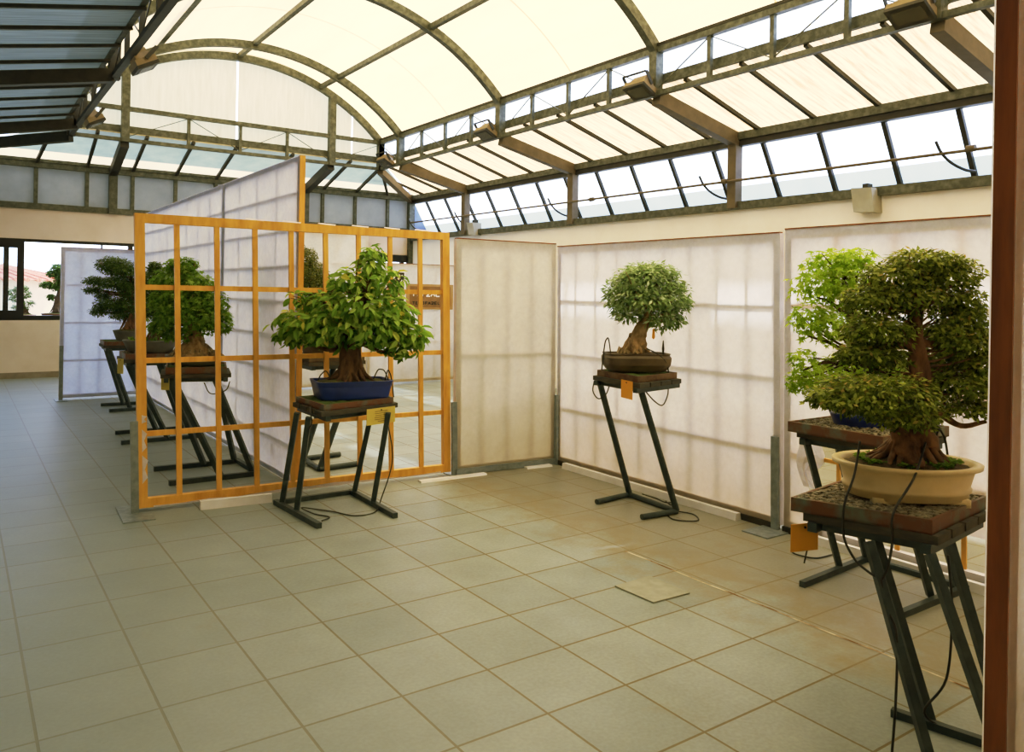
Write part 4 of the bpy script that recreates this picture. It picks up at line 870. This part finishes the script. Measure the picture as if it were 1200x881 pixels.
m = trunk_mesh([(372, 402, 0), (372, 385, 0), (364, 350, 0), (350, 310, 0)], [9, 7, 5, 2], s, o, 7, .05, .016); m.build('trunk', MAT['bark'], t, local=True, smooth=True)
# ------------------------------------------------------------------ outside the window
b = thing('potting_bench', 'dark bench outside the window carrying two potted bonsai', 'bench', (.9, 12.3, 0))
m = MB(); m.box(-.6, 2.4, 12.0, 12.55, .93, .98); m.build('bench_top', MAT['darksteel'], b)
for x in (-.5, .9, 2.3):
    m = MB(); m.box(x-.03, x+.03, 12.05, 12.5, -.12, .93); m.build('leg', MAT['darksteel'], b)
t = bonsai('outdoor_bonsai', 'dark bonsai outside the window behind the sliding sash', (.78, 12.3, .98))
pot(t, [(.15, .12, 0), (.17, .13, .07), (.16, .12, .07)], MAT['potred'], 2.2, (.16, .12, .065, .02), MAT['moss'])
s = 68; o = (34, 371)
pads = [(28, 335, 9, 4), (34, 342, 7, 4), (22, 347, 8, 4), (38, 352, 6, 3), (28, 357, 10, 4), (18, 340, 7, 4)]
foliage(pads, 1500, .06, .014, 'lance', s, o, shell=.4).build('foliage', MAT['leaf_pine'], t, local=True)
m = trunk_mesh([(33, 367, 0), (31, 358, 0), (29, 345, 0), (28, 333, 0)], [4, 3, 2, 1], s, o, 5, .05, .015); m.build('trunk', MAT['barkdark'], t, local=True, smooth=True)
t = bonsai('outdoor_bonsai', 'upright bonsai outside the window in a long terracotta pot, beside the white panel', (1.26, 12.3, .98))
pot(t, [(.2, .13, 0), (.24, .15, .09), (.23, .14, .09)], MAT['potred'], 4, (.23, .14, .085, .02), MAT['moss'])
s = 68; o = (61, 372)
pads = [(62, 310, 7, 5), (55, 317, 6, 4), (64, 325, 6, 8), (49, 331, 8, 4), (60, 333, 7, 4), (54, 346, 4, 3), (66, 316, 6, 8)]
foliage(pads, 1500, .06, .03, 'oval', s, o, shell=.4).build('foliage', MAT['leaf_pine'], t, local=True)
m = trunk_mesh([(62, 365, 0), (62, 355, 0), (65, 335, 0), (63, 312, 0)], [6, 4, 2.5, 1], s, o, 6, .05, .015, [([(64, 345, 0), (57, 347, 0), (50, 343, 0)], 1.5, .6)]); m.build('trunk', MAT['barkdark'], t, local=True, smooth=True)
h = thing('house', 'pale stucco house with red tiled roof beyond the window', 'house', (0, 26, 0))
m = MB(); m.box(-3.2, 2.35, 24, 29, -.12, 1.78); m.build('wall', MAT['stucco'], h)
m = MB(); a = [(-3.6, 23.6, 1.75), (2.75, 23.6, 1.75), (2.75, 29.4, 1.75), (-3.6, 29.4, 1.75)]; r0, r1 = (-1.2, 26.5, 2.22), (.95, 26.5, 2.22)
m.add(a+[r0, r1], [(0, 1, 5, 4), (1, 2, 5), (2, 3, 4, 5), (3, 0, 4), (3, 2, 1, 0)]); 
m.build('roof', MAT['rooftile'], h)
m = MB()
for k in range(22):
    u = k/21; p = V(a[0]).lerp(V(a[1]), u); q = V(r0).lerp(V(r1), min(1, max(0, (u-.1)/.8))); q = p.lerp(q, .98)
    m.tube([p, q], .07, 6)
for k in range(12):
    u = k/11; m.tube([V(a[1]).lerp(V(a[2]), u), V(a[1]).lerp(V(a[2]), u).lerp(V(r1), .97)], .07, 6)
m.build('ridge_tiles', MAT['rooftile'], h)
m = MB(); m.tube([(1.55, 27, 2.2), (1.55, 27, 4.0)], .02, 6); m.tube([(1.4, 27, 3.8), (1.7, 27, 3.8)], .015, 6); m.tube([(1.45, 27, 3.95), (1.65, 27, 3.95)], .015, 6); m.build('aerial', MAT['darksteel'], h)
m = MB(); m.box(-1.4, -.4, 23.96, 24.0, .3, 1.3); m.build('window', MAT['black'], h)
# ------------------------------------------------------------------ light and camera
w = bpy.data.worlds.new('sky'); sc.world = w; w.use_nodes = True; nt = w.node_tree; nt.nodes.clear()
tc = N(nt, 'ShaderNodeTexCoord'); sx = N(nt, 'ShaderNodeSeparateXYZ'); nt.links.new(tc.outputs['Generated'], sx.inputs[0])
c = ramp(nt, sx.outputs['Z'], [(0, (1, 1, 1, 1)), (.03, (1, 1, 1, 1)), (.4, (.97, .985, 1, 1)), (1, (.6, .76, 1, 1))])
bg = N(nt, 'ShaderNodeBackground'); bg.inputs['Strength'].default_value = 2.5; nt.links.new(c, bg.inputs['Color'])
ow = N(nt, 'ShaderNodeOutputWorld'); nt.links.new(bg.outputs[0], ow.inputs['Surface'])
sd = bpy.data.lights.new('sun', 'SUN'); sd.energy = 4.2; sd.angle = .02; sd.color = (1, .95, .88)
so = bpy.data.objects.new('sun', sd); COL.objects.link(so)
so.rotation_euler = V((-.62, .16, -.77)).to_track_quat('-Z', 'Y').to_euler()
cd = bpy.data.cameras.new('camera'); cam = bpy.data.objects.new('camera', cd); COL.objects.link(cam); sc.camera = cam
f, cx, cy, roll = 916.0, 569.4, 344.1, .0171
cd.sensor_fit = 'HORIZONTAL'; cd.sensor_width = 36; cd.lens = f/1200*36
cd.shift_x = (600-cx)/1200; cd.shift_y = (cy-440.5)/1200
cam.location = (-.25, -3.8724, 1.563)
cr, sr = math.cos(roll), math.sin(roll); up = V((0, 0, 1))
r2 = rt*cr+up*sr; u2 = up*cr-rt*sr
cam.matrix_world = Matrix(((r2.x, u2.x, -fw.x, -.25), (r2.y, u2.y, -fw.y, -3.8724), (r2.z, u2.z, -fw.z, 1.563), (0, 0, 0, 1)))
cd.clip_start = .05; cd.clip_end = 300
sc.view_settings.view_transform = 'Standard'; sc.view_settings.look = 'None'; sc.view_settings.exposure = .1
vw = sc.view_settings; vw.use_curve_mapping = True; cm = vw.curve_mapping; cm.use_clip = False; cm.clip_max_x = 6; cm.clip_max_y = 2
cu = cm.curves[3]
while len(cu.points) > 2: cu.points.remove(cu.points[0])
cu.points[0].location = (0, 0); cu.points[1].location = (5, 1.04)
for x, y in ((.1, .135), (.28, .40), (.5, .61), (1.0, .815), (1.8, .955), (2.3, 1.01)): cu.points.new(x, y)
cb = cm.curves[2]; cb.points[0].location = (0, 0); cb.points[1].location = (1.02, 1.02)
for x, y in ((.03, .03), (.06, .074), (.12, .19), (.27, .41), (.6, .70), (.8, .80), (.92, .87)): cb.points.new(x, y)
cg = cm.curves[1]; cg.points[0].location = (0, 0); cg.points[1].location = (1.02, 1.02)
for x, y in ((.1, .112), (.3, .36), (.46, .56), (.75, .81), (.93, .94)): cg.points.new(x, y)
cr_ = cm.curves[0]; cr_.points[0].location = (0, 0); cr_.points[1].location = (1.02, 1.02)
for x, y in ((.1, .098), (.37, .375), (.6, .645), (.85, .885)): cr_.points.new(x, y)
cm.update()
sc.cycles.use_denoising = True
sc.cycles.diffuse_bounces = 6; sc.cycles.max_bounces = 12; sc.cycles.transparent_max_bounces = 16
